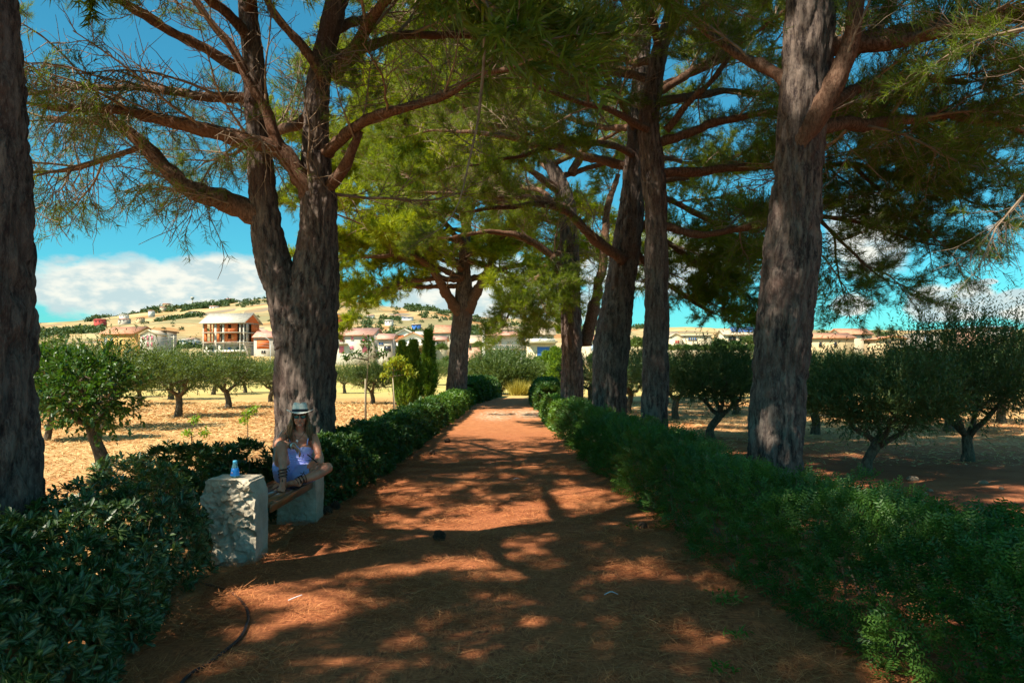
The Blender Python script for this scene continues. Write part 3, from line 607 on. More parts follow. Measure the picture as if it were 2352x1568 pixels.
# ---------------------------------------------------------------- leaves
def leaf2(Pb, D, Nn, L, Wd, fold=0.25):
    """folded diamond leaves, two triangles each"""
    D = unit(D); S = unit(np.cross(D, Nn)); U = np.cross(S, D); L = np.broadcast_to(L, (len(Pb),))[:, None]; Wd = np.broadcast_to(Wd, (len(Pb),))[:, None]
    m = Pb+D*L*0.48
    V = np.stack([Pb, m+S*Wd/2+U*Wd*fold, Pb+D*L-U*L*0.06, m-S*Wd/2+U*Wd*fold], 1).reshape(-1, 3)
    i = np.arange(len(Pb))*4
    return V, np.concatenate([np.stack([i, i+1, i+2], -1), np.stack([i, i+2, i+3], -1)])
def leaf8(Pb, D, Nn, L, Wd):
    """broad blunt leaf with a raised midrib"""
    n = len(Pb); D = unit(D); S = unit(np.cross(D, Nn)); U = np.cross(S, D); L = np.broadcast_to(L, (n,))[:, None]; Wd = np.broadcast_to(Wd, (n,))[:, None]
    def at(t, w, u): return Pb+D*L*t+S*Wd*w+U*(Wd*u)-U*(L*0.16*t*t)
    pts = [at(0, 0, 0), at(0.38, 0, 0), at(0.74, 0, 0), at(1.0, 0, 0.02), at(0.36, 0.33, 0.10), at(0.72, 0.5, 0.16), at(0.36, -0.33, 0.10), at(0.72, -0.5, 0.16)]
    V = np.stack(pts, 1).reshape(-1, 3); b = (np.arange(n)*8)[:, None]
    T = np.array([(0, 1, 4), (0, 6, 1), (2, 3, 5), (2, 7, 3)]); Q = np.array([(1, 2, 5, 4), (1, 6, 7, 2)])
    mid = np.tile(np.array([0.9, 1, 1, 0.7, 0, 0, 0, 0], float), n)
    return V, (b[:, :, None]+T[None]).reshape(-1, 3), (b[:, :, None]+Q[None]).reshape(-1, 4), mid
def near_unit(D, rng, n=None):
    return unit(np.array([0, 0, 1.0])+rng.normal(size=D.shape)*0.45)

PITT = leafmat('glossy_shrub_leaf', (0.020, 0.062, 0.016), (0.058, 0.125, 0.028), 0.20, 0.40, (1.6, 1.6, 0.6), 0.55, (0.17, 0.23, 0.10))
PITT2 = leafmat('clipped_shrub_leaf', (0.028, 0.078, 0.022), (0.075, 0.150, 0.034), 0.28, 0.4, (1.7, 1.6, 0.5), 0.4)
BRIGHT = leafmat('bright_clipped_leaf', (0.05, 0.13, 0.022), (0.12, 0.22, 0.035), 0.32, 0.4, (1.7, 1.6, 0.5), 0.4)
LENT = leafmat('pinnate_hedge_leaf', (0.030, 0.090, 0.018), (0.088, 0.185, 0.030), 0.32, 0.45, (1.7, 1.6, 0.5), 0.4)
OLIVE = leafmat('olive_leaf', (0.045, 0.085, 0.026), (0.130, 0.185, 0.070), 0.28, 0.5, (1.5, 1.5, 0.5), 0.4)
OLIVEG = leafmat('olive_leaf_sunlit_copy', (0.055, 0.100, 0.024), (0.135, 0.190, 0.060), 0.32, 0.5, (1.7, 1.6, 0.5), 0.4)  # sunlit copy of the olive leaf, sunshine put into the colour
CITRUS = leafmat('citrus_leaf', (0.022, 0.066, 0.014), (0.070, 0.150, 0.024), 0.30, 0.38, (1.7, 1.7, 0.4), 0.5)
LIME = leafmat('young_citrus_leaf', (0.12, 0.26, 0.02), (0.26, 0.38, 0.03), 0.40, 0.4, (1.5, 1.4, 0.4), 0.4)
YELL = leafmat('yellowing_leaf', (0.20, 0.28, 0.02), (0.40, 0.42, 0.035), 0.38, 0.45, (1.2, 1.1, 0.4), 0.4)
CYP = leafmat('cypress_leaf', (0.080, 0.165, 0.020), (0.20, 0.30, 0.045), 0.35, 0.6, (1.6, 1.5, 0.4), 0.3)
FAROAK = leafmat('far_tree_leaf', (0.040, 0.075, 0.026), (0.085, 0.130, 0.042), 0.15, 0.6, (1.5, 1.5, 0.5), 0.3)
OBARK = barkmat('olive_bark', (0.070, 0.052, 0.036), (0.175, 0.140, 0.098), (0.11, 0.085, 0.052), 0.4, 22)

# ---------------------------------------------------------------- hedges
def hedge_points(line, n, rng, bumpy=0.10, shell=0.72):
    """line rows (x,y,halfwidth,height): points on and inside a rounded hedge, with outward directions"""
    p = np.asarray(line, float); s = spline(p, 220); seg = np.linalg.norm(np.diff(s[:, :2], axis=0), axis=1)
    w = np.concatenate(([0], np.cumsum(seg/np.maximum(0.6, s[1:, 1]/6.0)**1.25))); q = np.interp(rng.rand(n)*w[-1], w, np.arange(len(s)))
    i = np.minimum(q.astype(int), len(s)-2); f = (q-i)[:, None]; c = s[i]*(1-f)+s[i+1]*f
    d = unit(np.concatenate([s[i+1, :2]-s[i, :2], np.zeros((n, 1))], 1)); sd = np.stack([d[:, 1], -d[:, 0], np.zeros(n)], -1)
    hw, h = c[:, 2], c[:, 3]; per = 2*h+2*hw; u = rng.rand(n)*per
    # rounded section: left face, top, right face
    a = np.empty(n); b = np.empty(n); nx = np.empty(n); nz = np.empty(n)
    L = u < h; T = (u >= h) & (u < h+2*hw); R = u >= h+2*hw
    a[L] = -hw[L]; b[L] = u[L]; nx[L] = -1; nz[L] = 0.15
    a[T] = u[T]-h[T]-hw[T]; b[T] = h[T]; nx[T] = a[T]/hw[T]*0.5; nz[T] = 1
    a[R] = hw[R]; b[R] = u[R]-h[R]-2*hw[R]; nx[R] = 1; nz[R] = 0.15
    # round the shoulders
    e = np.maximum(0, np.abs(a)/hw-0.55)*np.maximum(0, b/h-0.55)*2.2; a *= 1-e*0.55; b *= 1-e*0.45
    dep = np.where(rng.rand(n) < shell, np.abs(rng.normal(size=n))*0.05, rng.rand(n)*0.55); a *= 1-dep/np.maximum(hw, 0.2)*0.6; b = b-dep*0.5*(b/h)
    pos = np.concatenate([c[:, :2], np.zeros((n, 1))], 1)+sd*a[:, None]; pos[:, 2] = np.maximum(b, 0.02)
    nrm = unit(sd*nx[:, None]+np.array([0, 0, 1.0])*nz[:, None])
    bump_ = fbm(pos*1.7, 3)+0.6*noise3(pos*5.5); pos += nrm*(bump_*bumpy)[:, None]; pos[:, 2] = np.maximum(pos[:, 2], 0.02)
    return pos, nrm, c[:, 1]
def stems(line, n, rng, parent):
    s = spline(np.asarray(line, float), 100); mb = MB()
    for k in range(n):
        c = s[rng.randint(100)]; b = np.array([c[0]+rng.normal()*0.1, c[1]+rng.normal()*0.1, -0.03]); e = b+np.array([rng.uniform(-1, 1)*c[2]*0.8, rng.normal()*0.15, c[3]*(0.6+0.32*rng.rand())])
        m = (b+e)/2+rng.normal(size=3)*0.08; mb.tube(spline([b, m, e], 6), np.linspace(0.009, 0.003, 6), 4, False)
    o = mb.obj('stems', TWIG, parent); o['kind'] = 'stuff'
def hedge(name, label, line, n, K, L, Wd, mat, seed, kind, cat='hedge', group=None, bumpy=0.10, nst=60, grow=1.0):
    rng = np.random.RandomState(seed); root = empty(name, (line[0][0], line[0][1], 0), label, cat, group)
    off = np.array([line[0][0], line[0][1], 0]); pos, nrm, yy = hedge_points(line, n, rng, bumpy)
    s = np.maximum(1.0, yy/7.5)**(0.75*grow); att = {}
    if kind == 'pinnate':
        ax = unit(nrm*0.7+rdir(rng, n)*0.75+np.array([0, 0, 0.35])); S = unit(np.cross(ax, near_unit(ax, rng))); rl = (0.085+0.05*rng.rand(n))*s
        t = (np.arange(K)//2+1)/(K/2+0.5); sg = np.where(np.arange(K) % 2, 1.0, -1.0)
        Pb = pos[:, None]+ax[:, None]*(rl[:, None]*t[None])[..., None]; D = unit(ax[:, None]*0.55+S[:, None]*sg[None, :, None])+rng.normal(size=(n, K, 3))*0.12
        U = np.repeat(np.cross(S, ax)[:, None], K, 1); Ls = np.repeat((L*(0.8+0.4*rng.rand(n))*s)[:, None], K, 1)
        V, F = leaf2(Pb.reshape(-1, 3), D.reshape(-1, 3), U.reshape(-1, 3), Ls.ravel(), Ls.ravel()*Wd/L); Fs = [F]; per = 4; N = n*K
    else:
        ax = unit(nrm*0.8+rdir(rng, n)*0.5+np.array([0, 0, 0.45])); PPd = np.repeat(ax, K, 0); th = np.radians(28+62*rng.rand(n*K))[:, None]
        D = PPd*np.cos(th)+perp(PPd, rng)*np.sin(th); Pb = np.repeat(pos, K, 0)-PPd*(0.03*rng.rand(n*K)*np.repeat(s, K))[:, None]
        Ls = L*(0.65+0.5*rng.rand(n*K))*np.repeat(s, K); Ws = Ls*Wd/L; N = n*K
        if kind == 'rosette8':
            V, T_, Q_, mid = leaf8(Pb, D, PPd+rng.normal(size=PPd.shape)*0.15, Ls, Ws); Fs = [T_, Q_]; per = 8; att['mid'] = mid
        else: V, F = leaf2(Pb, D, PPd+rng.normal(size=PPd.shape)*0.2, Ls, Ws); Fs = [F]; per = 4
    pt = 0.5*noise3(pos*1.3+seed)+0.35*noise3(pos*4+seed); rn = np.clip(np.repeat(np.repeat(rng.rand(n)*0.7+pt*1.3, K)*0.75+rng.rand(N)*0.4, per), 0, 1.3); att['rnd'] = rn
    o = link('foliage', fast_mesh('foliage', V-off, Fs, mat, att), root); o['kind'] = 'stuff'
    stems([(a-off[0], b-off[1], c, d) for a, b, c, d in line], nst, rng, root); return root
# glossy shrub, left foreground, running on behind the bench
hedge('shrub_hedge', 'glossy dark broad-leaved shrub in the left foreground, overlapping the near bench stone',
      [(-2.75, 3.2, 0.62, 0.66), (-2.85, 4.2, 0.62, 0.74), (-2.95, 5.2, 0.58, 0.80), (-3.02, 6.1, 0.52, 0.86), (-3.16, 6.7, 0.40, 0.90)], 2700, 11, 0.076, 0.025, PITT, 51, 'rosette8', 'shrub', nst=70, bumpy=0.12)
hedge('shrub_hedge', 'dark leafy shrub behind the bench, between the blue bottle and the seated woman',
      [(-3.22, 6.9, 0.36, 0.86), (-3.25, 7.6, 0.36, 0.92), (-3.12, 8.4, 0.36, 0.92), (-2.95, 8.9, 0.36, 0.80)], 1100, 11, 0.085, 0.024, PITT, 52, 'rosette', 'shrub', nst=40, bumpy=0.11)
hedge('hedge', 'dark left hedge running from the far bench stone along the path',
      [(-2.62, 9.0, 0.42, 0.72), (-2.55, 11, 0.45, 0.76), (-2.5, 14, 0.46, 0.74), (-2.5, 18, 0.46, 0.74), (-2.45, 23.5, 0.46, 0.74)], 4600, 10, 0.070, 0.024, PITT2, 53, 'rosette', nst=80)
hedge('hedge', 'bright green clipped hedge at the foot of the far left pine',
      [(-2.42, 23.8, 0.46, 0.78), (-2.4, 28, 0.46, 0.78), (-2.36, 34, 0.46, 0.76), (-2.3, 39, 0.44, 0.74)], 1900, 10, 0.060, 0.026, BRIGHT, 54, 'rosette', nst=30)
hedge('hedge', 'rounded dark hedge at the far left end of the path', [(-2.35, 38.5, 0.6, 0.95), (-2.3, 41, 0.8, 1.15), (-2.1, 45, 1.0, 1.25), (-1.7, 50, 0.9, 1.15)], 2400, 10, 0.07, 0.034, PITT2, 55, 'rosette', nst=20, bumpy=0.05)
hedge('hedge', 'long dark right hedge with feathery pinnate leaves beside the path',
      [(2.95, 2.6, 0.62, 0.66), (2.78, 3.8, 0.62, 0.70), (2.50, 5.2, 0.56, 0.74), (2.22, 6.8, 0.50, 0.76), (2.06, 8.6, 0.46, 0.76), (1.95, 11, 0.44, 0.76), (1.78, 15, 0.40, 0.76), (1.62, 20, 0.38, 0.74)], 19000, 10, 0.032, 0.0125, LENT, 56, 'pinnate', nst=110, bumpy=0.14)
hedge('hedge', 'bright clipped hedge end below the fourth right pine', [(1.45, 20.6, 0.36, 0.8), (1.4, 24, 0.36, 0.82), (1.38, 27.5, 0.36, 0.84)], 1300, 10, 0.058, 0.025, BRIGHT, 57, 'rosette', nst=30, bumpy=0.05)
hedge('hedge', 'dark clipped hedge at the far right end of the path', [(1.55, 32, 0.5, 1.0), (1.7, 38, 0.7, 1.1), (2.0, 44, 0.8, 1.2)], 1800, 10, 0.07, 0.034, PITT2, 58, 'rosette', nst=20, bumpy=0.05)

# ---------------------------------------------------------------- olive and citrus trees
def tree_data(seed, H, R, trunk, limbs=4, lean=(0, 0), nsh=700, kl=13, L=0.062, Wd=0.015, up=0.55, shl=0.42, flat=0.75, r0=0.10, low=0.9, shape=1.0, mat=OLIVE, shoots_up=0.0):
    """a small orchard tree: forked trunk and a crown of leafy shoots -> (wood mesh, crown mesh)"""
    rng = np.random.RandomState(seed); tr = MB(); lean = np.array([lean[0], lean[1], 0])
    top = np.array([0, 0, trunk])+lean
    pts = [np.array([0, 0, -0.06]), lean*0.15+np.array([rng.normal()*0.03, rng.normal()*0.03, trunk*0.35]), lean*0.6+np.array([rng.normal()*0.04, 0, trunk*0.72]), top]
    rows = np.concatenate([np.array(pts), np.array([[r0*1.35], [r0], [r0*0.92], [r0*0.95]])], 1); s = spline(rows, 16); V, q, t = tube_arr(s[:, :3], s[:, 3], 14, True)
    V = V+rdir(rng, len(V))*0.0+unit(V-np.array([0, 0, trunk/2]))*(0.22*r0*noise3(V*np.array([7, 7, 3.5])+seed))[:, None]; tr.add(V, q, t)
    cc = np.array([0, 0, trunk+(H-trunk)*0.46])+lean*1.2; Rv = np.array([R, R, (H-trunk)*0.56])
    for k in range(limbs):
        a = k*2*np.pi/limbs+rng.normal()*0.35; e = cc+Rv*np.array([math.cos(a)*0.62, math.sin(a)*0.62, 0.1+0.3*rng.rand()])
        m = top*0.55+e*0.45+np.array([math.cos(a)*0.12, math.sin(a)*0.12, -0.06]); p = spline([top+np.array([0, 0, -0.12]), m, e], 9)
        p[1:-1] += rng.normal(size=(7, 3))*0.025; tr.tube(p, np.linspace(r0*0.62, r0*0.16, 9), 8)
        for j in range(3):
            b = p[3+j*2]; e2 = cc+Rv*rdir(rng, 1)[0]*np.array([0.8, 0.8, 0.7]); tr.tube(spline([b, (b+e2)/2+rng.normal(size=3)*0.08, e2], 6), np.linspace(r0*0.26, 0.008, 6), 5)
    d = rdir(rng, nsh); rad = np.where(rng.rand(nsh) < 0.72, 0.72+0.3*rng.rand(nsh), 0.25+0.5*rng.rand(nsh))
    lump = 1+0.30*noise3(d*2.2+seed)+0.16*noise3(d*5+seed)
    S = cc+d*Rv*(rad*lump)[:, None]*np.where(d[:, 2:3] < 0, [[1, 1, low]], [[1, 1, 1.0]])
    dd = unit(d*0.6+rdir(rng, nsh)*0.45+np.array([0, 0, up])); l = shl*(0.5+0.8*rng.rand(nsh))
    if shoots_up: kk = (d[:, 2] > 0.55) & (rng.rand(nsh) < shoots_up); dd[kk] = unit(dd[kk]*0.3+np.array([0.12, 0, 1.0])); l[kk] *= 2.0
    tt = (np.arange(kl)+0.5)/kl; Pb = (S[:, None]+dd[:, None]*(l[:, None]*tt[None])[..., None]).reshape(-1, 3); DD = np.repeat(dd, kl, 0)
    D = unit(DD*0.75+perp(DD, rng)*0.75); LL = L*(0.7+0.5*rng.rand(len(Pb)))
    V, F = leaf2(Pb, D, near_unit(D, rng), LL, LL*Wd/L)
    rn = np.clip(np.repeat(np.repeat(rng.rand(nsh), kl)*0.5+rng.rand(len(Pb))*0.5, 4), 0, 1)
    return tr.mesh('trunk', OBARK, True), fast_mesh('crown', V, [F], mat, {'rnd': rn})
def put_tree(name, label, cat, data, loc, rz=0, sc_=1.0, group=None):
    r = empty(name, loc, label, cat, group, rz); r.scale = (sc_, sc_, sc_) if not isinstance(sc_, tuple) else sc_
    link('trunk', data[0], r); link('crown', data[1], r); return r
GL, GR = 'olive trees of the left grove', 'olive trees of the right grove'
# right grove, near
d = tree_data(61, 1.75, 1.15, 0.58, 4, (0.20, 0), 1900, 14, 0.078, 0.021, 0.5, 0.42, r0=0.085, mat=OLIVE, shoots_up=0.05, low=0.42); put_tree('olive_tree', 'right-hand olive with low wide fork, leaning trunk and thin shoots, beside the thick near pine', 'olive tree', d, G(1990, 1090), 0.0, 1.0, GR)
d = tree_data(62, 2.5, 1.6, 0.55, 4, (0.02, 0), 2600, 14, 0.085, 0.022, 0.6, 0.5, r0=0.10, mat=OLIVE, shoots_up=0.22, low=0.5); put_tree('olive_tree', 'tall dense olive at the right edge, with feathery shoots against the cloud', 'olive tree', d, G(2222, 1058), 0.4, 1.0, GR)
d = tree_data(63, 2.1, 1.25, 0.68, 4, (0.26, 0), 1500, 13, 0.085, 0.026, 0.5, 0.42, r0=0.10, mat=OLIVE, shoots_up=0.08, low=0.45); put_tree('olive_tree', 'olive with crooked S-shaped trunk, between the second and the near right pine', 'olive tree', d, G(1634, 1008), 0.2, 1.0, GR)
VA = [tree_data(70+i, 2.12, 1.5, 0.85, 4, (0.12*(i-1), 0.05), 900, 12, 0.115, 0.034, 0.5, 0.45, r0=0.12, mat=OLIVE, shoots_up=0.05, low=0.55) for i in range(3)]
VG = [tree_data(80+i, 2.25, 1.5, 0.85, 4, (0.10*(i-1.5), 0.05), 1000, 12, 0.115, 0.036, 0.55, 0.45, r0=0.13, mat=OLIVEG, shoots_up=0.06, low=0.6) for i in range(4)]
k = 0
for px, py, s, lab in ((1690, 951, 1.0, 'olive with flared dark trunk, just behind the crooked-trunk olive on the right'), (1872, 997, 0.9, 'leafy olive with suckers on its trunk, right beside the thick near pine'),
        (1922, 957, 1.0, 'olive with upright stout trunk, behind the low-forked right olive'), (1443, 950, 1.0, 'olive with slender forked trunk, between the second and third right pines'),
        (1552, 962, 0.95, 'bushy olive with foliage down to the ground, just right of the second right pine'), (2178, 990, 0.95, 'small-trunked olive between the two big right-hand olives'),
        (2300, 972, 1.1, 'dark olive farther back at the right frame edge'), (1355, 930, 1.0, 'olive seen in the gap between the third and fourth right pines')):
    put_tree('olive_tree', lab, 'olive tree', VA[k % 3], G(px, py), k*1.3, s, GR); k += 1
for px, py, lab in ((1480, 925, 'far-row olive of the right grove, in the gap left of the second right pine'), (1590, 922, 'far-row olive of the right grove, below the cream gable with the red shutter'), (1740, 925, 'far-row olive just left of the thick near pine'), (1640, 915, 'farthest olive of the right grove, below the row of blue panes'),
        (1990, 935, 'far-row olive below the wide red-roofed house'), (2080, 945, 'far-row olive below the tan brick house'), (2250, 940, 'far olive seen under the crown of the tall right-edge olive'), (1900, 915, 'farthest olive just right of the thick near pine'), (2150, 915, 'far-row olive below the grey stepped house')):
    put_tree('olive_tree', lab, 'olive tree', VA[k % 3], G(px, py), k*1.3, 0.95+0.1*(k % 3), GR); k += 1
# left grove
for px, py, s, lab in ((245, 985, 1.02, 'olive right behind the near dark citrus tree, crown above it'), (408, 958, 0.98, 'olive with thick leaning trunk, middle of the left grove'),
        (524, 938, 1.0, 'olive with V-shaped pale limbs, left of the forked pine'), (97, 948, 1.15, 'olive behind the second citrus, next to the left frame-edge pine'),
        (392, 917, 1.1, 'olive seen between the thick leaning one and the V-limbed one, farther back'), (622, 924, 0.9, 'slender olive touching the forked pine on its left side'),
        (490, 906, 1.05, 'olive directly behind the V-limbed one'), (563, 902, 1.0, 'olive one row behind, between the V-limbed and slender ones'),
        (855, 928, 0.82, 'dark olive behind the slim staked sapling, right of the forked pine'), (792, 903, 0.85, 'small pale olive just right of the forked pine'),
        (880, 893, 0.9, 'olive with slanting trunk behind the yellow-leaved sapling')):
    put_tree('olive_tree', lab, 'olive tree', VG[k % 4], G(px, py), k*1.1, s, GL); k += 1
for px, py, lab in ((150, 925, 'far left-grove olive between the frame-edge pine and the near citrus'), (250, 912, 'far left-grove olive straight behind the near citrus crown'), (320, 930, 'left-grove olive at the right side of the near citrus crown, one row back'), (180, 900, 'farthest-row olive below the bright red hillside house'),
        (330, 898, 'farthest-row olive below the grey house with rose shutters'), (440, 893, 'farthest-row olive below the left corner of the unfinished block'), (540, 889, 'farthest-row olive below the right corner of the unfinished block'), (640, 892, 'farthest-row olive below the salmon-roofed low house, against the forked pine'),
        (830, 885, 'farthest-row olive below the pink-roofed long house'), (945, 893, 'far olive right behind the middle cypress'), (1000, 890, 'far olive between the tallest cypress and the far left pine'), (90, 905, 'far olive next to the frame-edge pine, below the hillside woods'), (925, 884, 'farthest olive behind the leftmost cypress, below the white gabled house')):
    put_tree('olive_tree', lab, 'olive tree', VG[k % 4], G(px, py), k*1.1, 0.86+0.1*(k % 3), GL); k += 1
d = tree_data(91, 2.7, 2.3, 0.3, 6, (0, 0), 2900, 12, 0.15, 0.055, 0.75, 0.7, r0=0.12, mat=OLIVEG, low=0.8); put_tree('olive_tree', 'big round bushy olive without visible trunk, right of the far left pine', 'olive tree', d, G(1150, 905), 0, (1.15, 1.0, 1.0), GL)
d = tree_data(92, 1.85, 0.56, 1.0, 4, (-0.20, 0), 330, 10, 0.095, 0.050, 0.1, 0.30, r0=0.095, mat=CITRUS, low=1.0); put_tree('citrus_tree', 'near dark green citrus tree with leaning bare trunk, left of the bench', 'citrus tree', d, G(240, 1118), 0, 1.0)
d = tree_data(93, 2.1, 0.8, 0.95, 4, (0.12, 0), 800, 10, 0.10, 0.055, 0.1, 0.32, r0=0.07, mat=CITRUS, low=1.0); put_tree('citrus_tree', 'citrus tree half hidden by the left frame-edge pine', 'citrus tree', d, G(106, 1012), 0, 1.0)
# saplings and slim trees
def sapling(label, base, pts, clumps, mat, seed, nl=26, L=0.09, Wd=0.045, r=0.014, stake=None, cat='sapling'):
    rng = np.random.RandomState(seed); root = empty('sapling', base, label, cat); off = np.asarray(base)
    P3 = [p-off for p in pts]; mb = MB(); mb.tube(spline(P3, 10), np.linspace(r, r*0.4, 10), 6); C = []
    for c, rad, n in clumps:
        c = c-off; C.append(c+rdir(rng, n)*rad*np.array([1, 1, 0.7])*(rng.rand(n, 1)**0.5)); j = P3[-1] if c[2] > P3[-1][2]-0.05 else np.array([np.interp(c[2]-0.1, [p[2] for p in P3], [p[i] for p in P3]) for i in range(3)])
        mb.tube([j, c], [r*0.6, r*0.25], 5)
    mb.obj('stem', OBARK, root, True); C = np.concatenate(C); N = len(C); D = unit(rdir(rng, N)+np.array([0, 0, -0.15])); V, F = leaf2(C, D, near_unit(D, rng), L*(0.7+0.5*rng.rand(N)), Wd)
    link('crown', fast_mesh('crown', V, [F], mat, {'rnd': np.repeat(rng.rand(N), 4)}), root)
    if stake: m = MB(); m.tube([stake[0]-off, stake[1]-off], 0.018, 6); m.obj('stake', plain('stake_wood', (0.40, 0.33, 0.22), 0.8), root)
    return root
b = G(443, 1040); Yb = b[1]; sapling('bright green citrus sapling with two leafy tiers, left of the other sapling', b, [b, P(440, 1000, Yb), P(446, 955, Yb)], [(P(448, 962, Yb), 0.12, 60), (P(430, 995, Yb), 0.11, 40), (P(468, 992, Yb), 0.12, 45)], LIME, 95)
b = G(569, 1018); Yb = b[1]; sapling('bright green citrus sapling on a thin bare stem, nearer the woman', b, [b, P(569, 980, Yb), P(568, 955, Yb)], [(P(570, 948, Yb), 0.15, 75), (P(560, 965, Yb), 0.13, 50), (P(585, 938, Yb), 0.10, 35)], LIME, 96)
b = G(841, 978); Yb = b[1]; sapling('slim staked sapling with dark sparse tiers of leaves, behind the left hedge', b, [b, P(841, 900, Yb), P(846, 830, Yb), P(846, 780, Yb)],
        [(P(845, 780, Yb), 0.25, 45), (P(822, 815, Yb), 0.22, 40), (P(800, 820, Yb), 0.2, 35), (P(868, 812, Yb), 0.25, 45), (P(850, 800, Yb), 0.3, 40), (P(790, 818, Yb), 0.15, 20), (P(880, 815, Yb), 0.2, 25)], CITRUS, 97, L=0.14, Wd=0.06, r=0.022, stake=(G(838, 978), P(839, 870, Yb)))
b = G(905, 948); Yb = b[1]; sapling('sapling with yellow-green leaf clusters on a bare stem', b, [b, P(903, 900, Yb), P(903, 830, Yb)],
        [(P(912, 828, Yb), 0.36, 130), (P(895, 838, Yb), 0.25, 60), (P(935, 845, Yb), 0.3, 70), (P(885, 862, Yb), 0.26, 50), (P(945, 858, Yb), 0.22, 40)], YELL, 98, L=0.17, Wd=0.09, r=0.03, stake=(G(908, 950), P(902, 868, Yb)))
# cypresses
def cypress(label, px, ptop, pbot, w, seed, n=1000, group='slim cypresses'):
    rng = np.random.RandomState(seed); Y = CAMH*FPX/(pbot-HOR) if pbot > HOR+14 else 75.0; b = P(px, pbot, Y) if pbot <= HOR+14 else G(px, pbot); b[2] = min(b[2], tz(b[0], b[1])+0.0)
    H = (pbot-ptop)/FPX*Y; R = w/2/FPX*Y; root = empty('cypress_tree', b, label, 'cypress', group)
    m = MB(); m.tube([(0, 0, -0.1), (0, 0, H*0.5), (0.02, 0, H*0.93)], [R*0.16+0.02, R*0.1+0.01, 0.01], 7); m.obj('trunk', OBARK, root, True)
    t = rng.rand(n)**0.85; prof = np.interp(t, [0, 0.05, 0.3, 0.6, 0.85, 1], [0.45, 0.9, 1.0, 0.72, 0.36, 0.04]); a = rng.rand(n)*2*np.pi
    rr = R*prof*np.sqrt(0.1+0.9*rng.rand(n))*(1+0.8*noise3(np.stack([np.cos(a)*2.2, np.sin(a)*2.2, t*H*2.2+seed], -1)))
    S = np.stack([np.cos(a)*rr, np.sin(a)*rr, 0.08+t*H*0.95], -1); d = unit(np.stack([np.cos(a)*0.35, np.sin(a)*0.35, np.ones(n)], -1)+rdir(rng, n)*0.25)
    kl = 7; s = max(1, Y/25); Pb = (S[:, None]+d[:, None]*(np.linspace(0, 0.22*s, kl)[None, :, None])).reshape(-1, 3); DD = np.repeat(d, kl, 0); D = unit(DD+perp(DD, rng)*0.6)
    V, F = leaf2(Pb, D, near_unit(D, rng), 0.11*s, 0.04*s); link('crown', fast_mesh('crown', V, [F], CYP, {'rnd': np.repeat(np.repeat(rng.rand(n), kl), 4)}), root); return root
cypress('leftmost cypress of three, half behind the yellow-leaved sapling', 924, 796, 941, 33, 101)
cypress('middle cypress of the three left of the far pine', 950, 793, 936, 31, 102)
cypress('tallest cypress, rightmost of the three left of the far pine', 984, 767, 925, 27, 103)
cypress('small slim cypress standing alone, right of the big round olive', 1217, 842, 888, 13, 104, 700)
cypress('small cypress left of the paired ones, below the blue garage door', 1237, 836, 885, 17, 105, 700)
cypress('cypress of the far pair, left one, beside the fourth right pine', 1256, 822, 884, 18, 106, 800)
cypress('cypress of the far pair, right one, beside the fourth right pine', 1275, 812, 886, 22, 107, 900)
# ornamental grass and round shrub at the path's end
rng = np.random.RandomState(110); b = G(1193, 908); root = empty('grass_clump', b, 'golden ornamental grass clump at the far end of the path', 'grass clump')
n = 900; a = rng.rand(n)*2*np.pi; e = 0.5+0.9*rng.rand(n); D = np.stack([np.cos(a)*np.cos(e), np.sin(a)*np.cos(e), np.sin(e)], -1); V, F = slivers(rng.normal(size=(n, 3))*np.array([0.25, 0.2, 0]), D, 0.7+0.6*rng.rand(n), np.full(n, 0.04), rng, 1.0)
GOLD = leafmat('golden_grass', (0.30, 0.24, 0.03), (0.46, 0.40, 0.07), 0.3, 0.6, (1.2, 1.1, 0.5)); o = link('blades', fast_mesh('blades', V, [F], GOLD, {'rnd': np.repeat(rng.rand(n), 3)}), root); o['kind'] = 'stuff'

# ---------------------------------------------------------------- stone bench with its bottle, cones, hose, weeds
STONE = None
def stonemat():
    m, t, out = nodes('limestone'); p = nd(t, 'ShaderNodeBsdfPrincipled'); n = noise_tex(t, 5, 7, 0.7); n2 = noise_tex(t, 28, 6, 0.7); n3 = noise_tex(t, 1.7, 4)
    c = mixc(t, ramp(t, n, 0.3, 0.7), (0.38, 0.32, 0.235), (0.58, 0.51, 0.39)); c = mixc(t, ramp(t, n3, 0.5, 0.72, 0, 0.5), c, (0.44, 0.42, 0.39)); c = mixc(t, ramp(t, n2, 0.6, 0.75, 0, 0.5), c, (0.27, 0.22, 0.15))
    t.links.new(c, p.inputs['Base Color']); p.inputs['Roughness'].default_value = 0.92; p.inputs['Specular IOR Level'].default_value = 0.15
    t.links.new(bump(t, mixc(t, 0.5, n, n2), 0.6, 0.03), p.inputs['Normal']); t.links.new(p.outputs[0], out.inputs[0]); return m
STONE = stonemat()
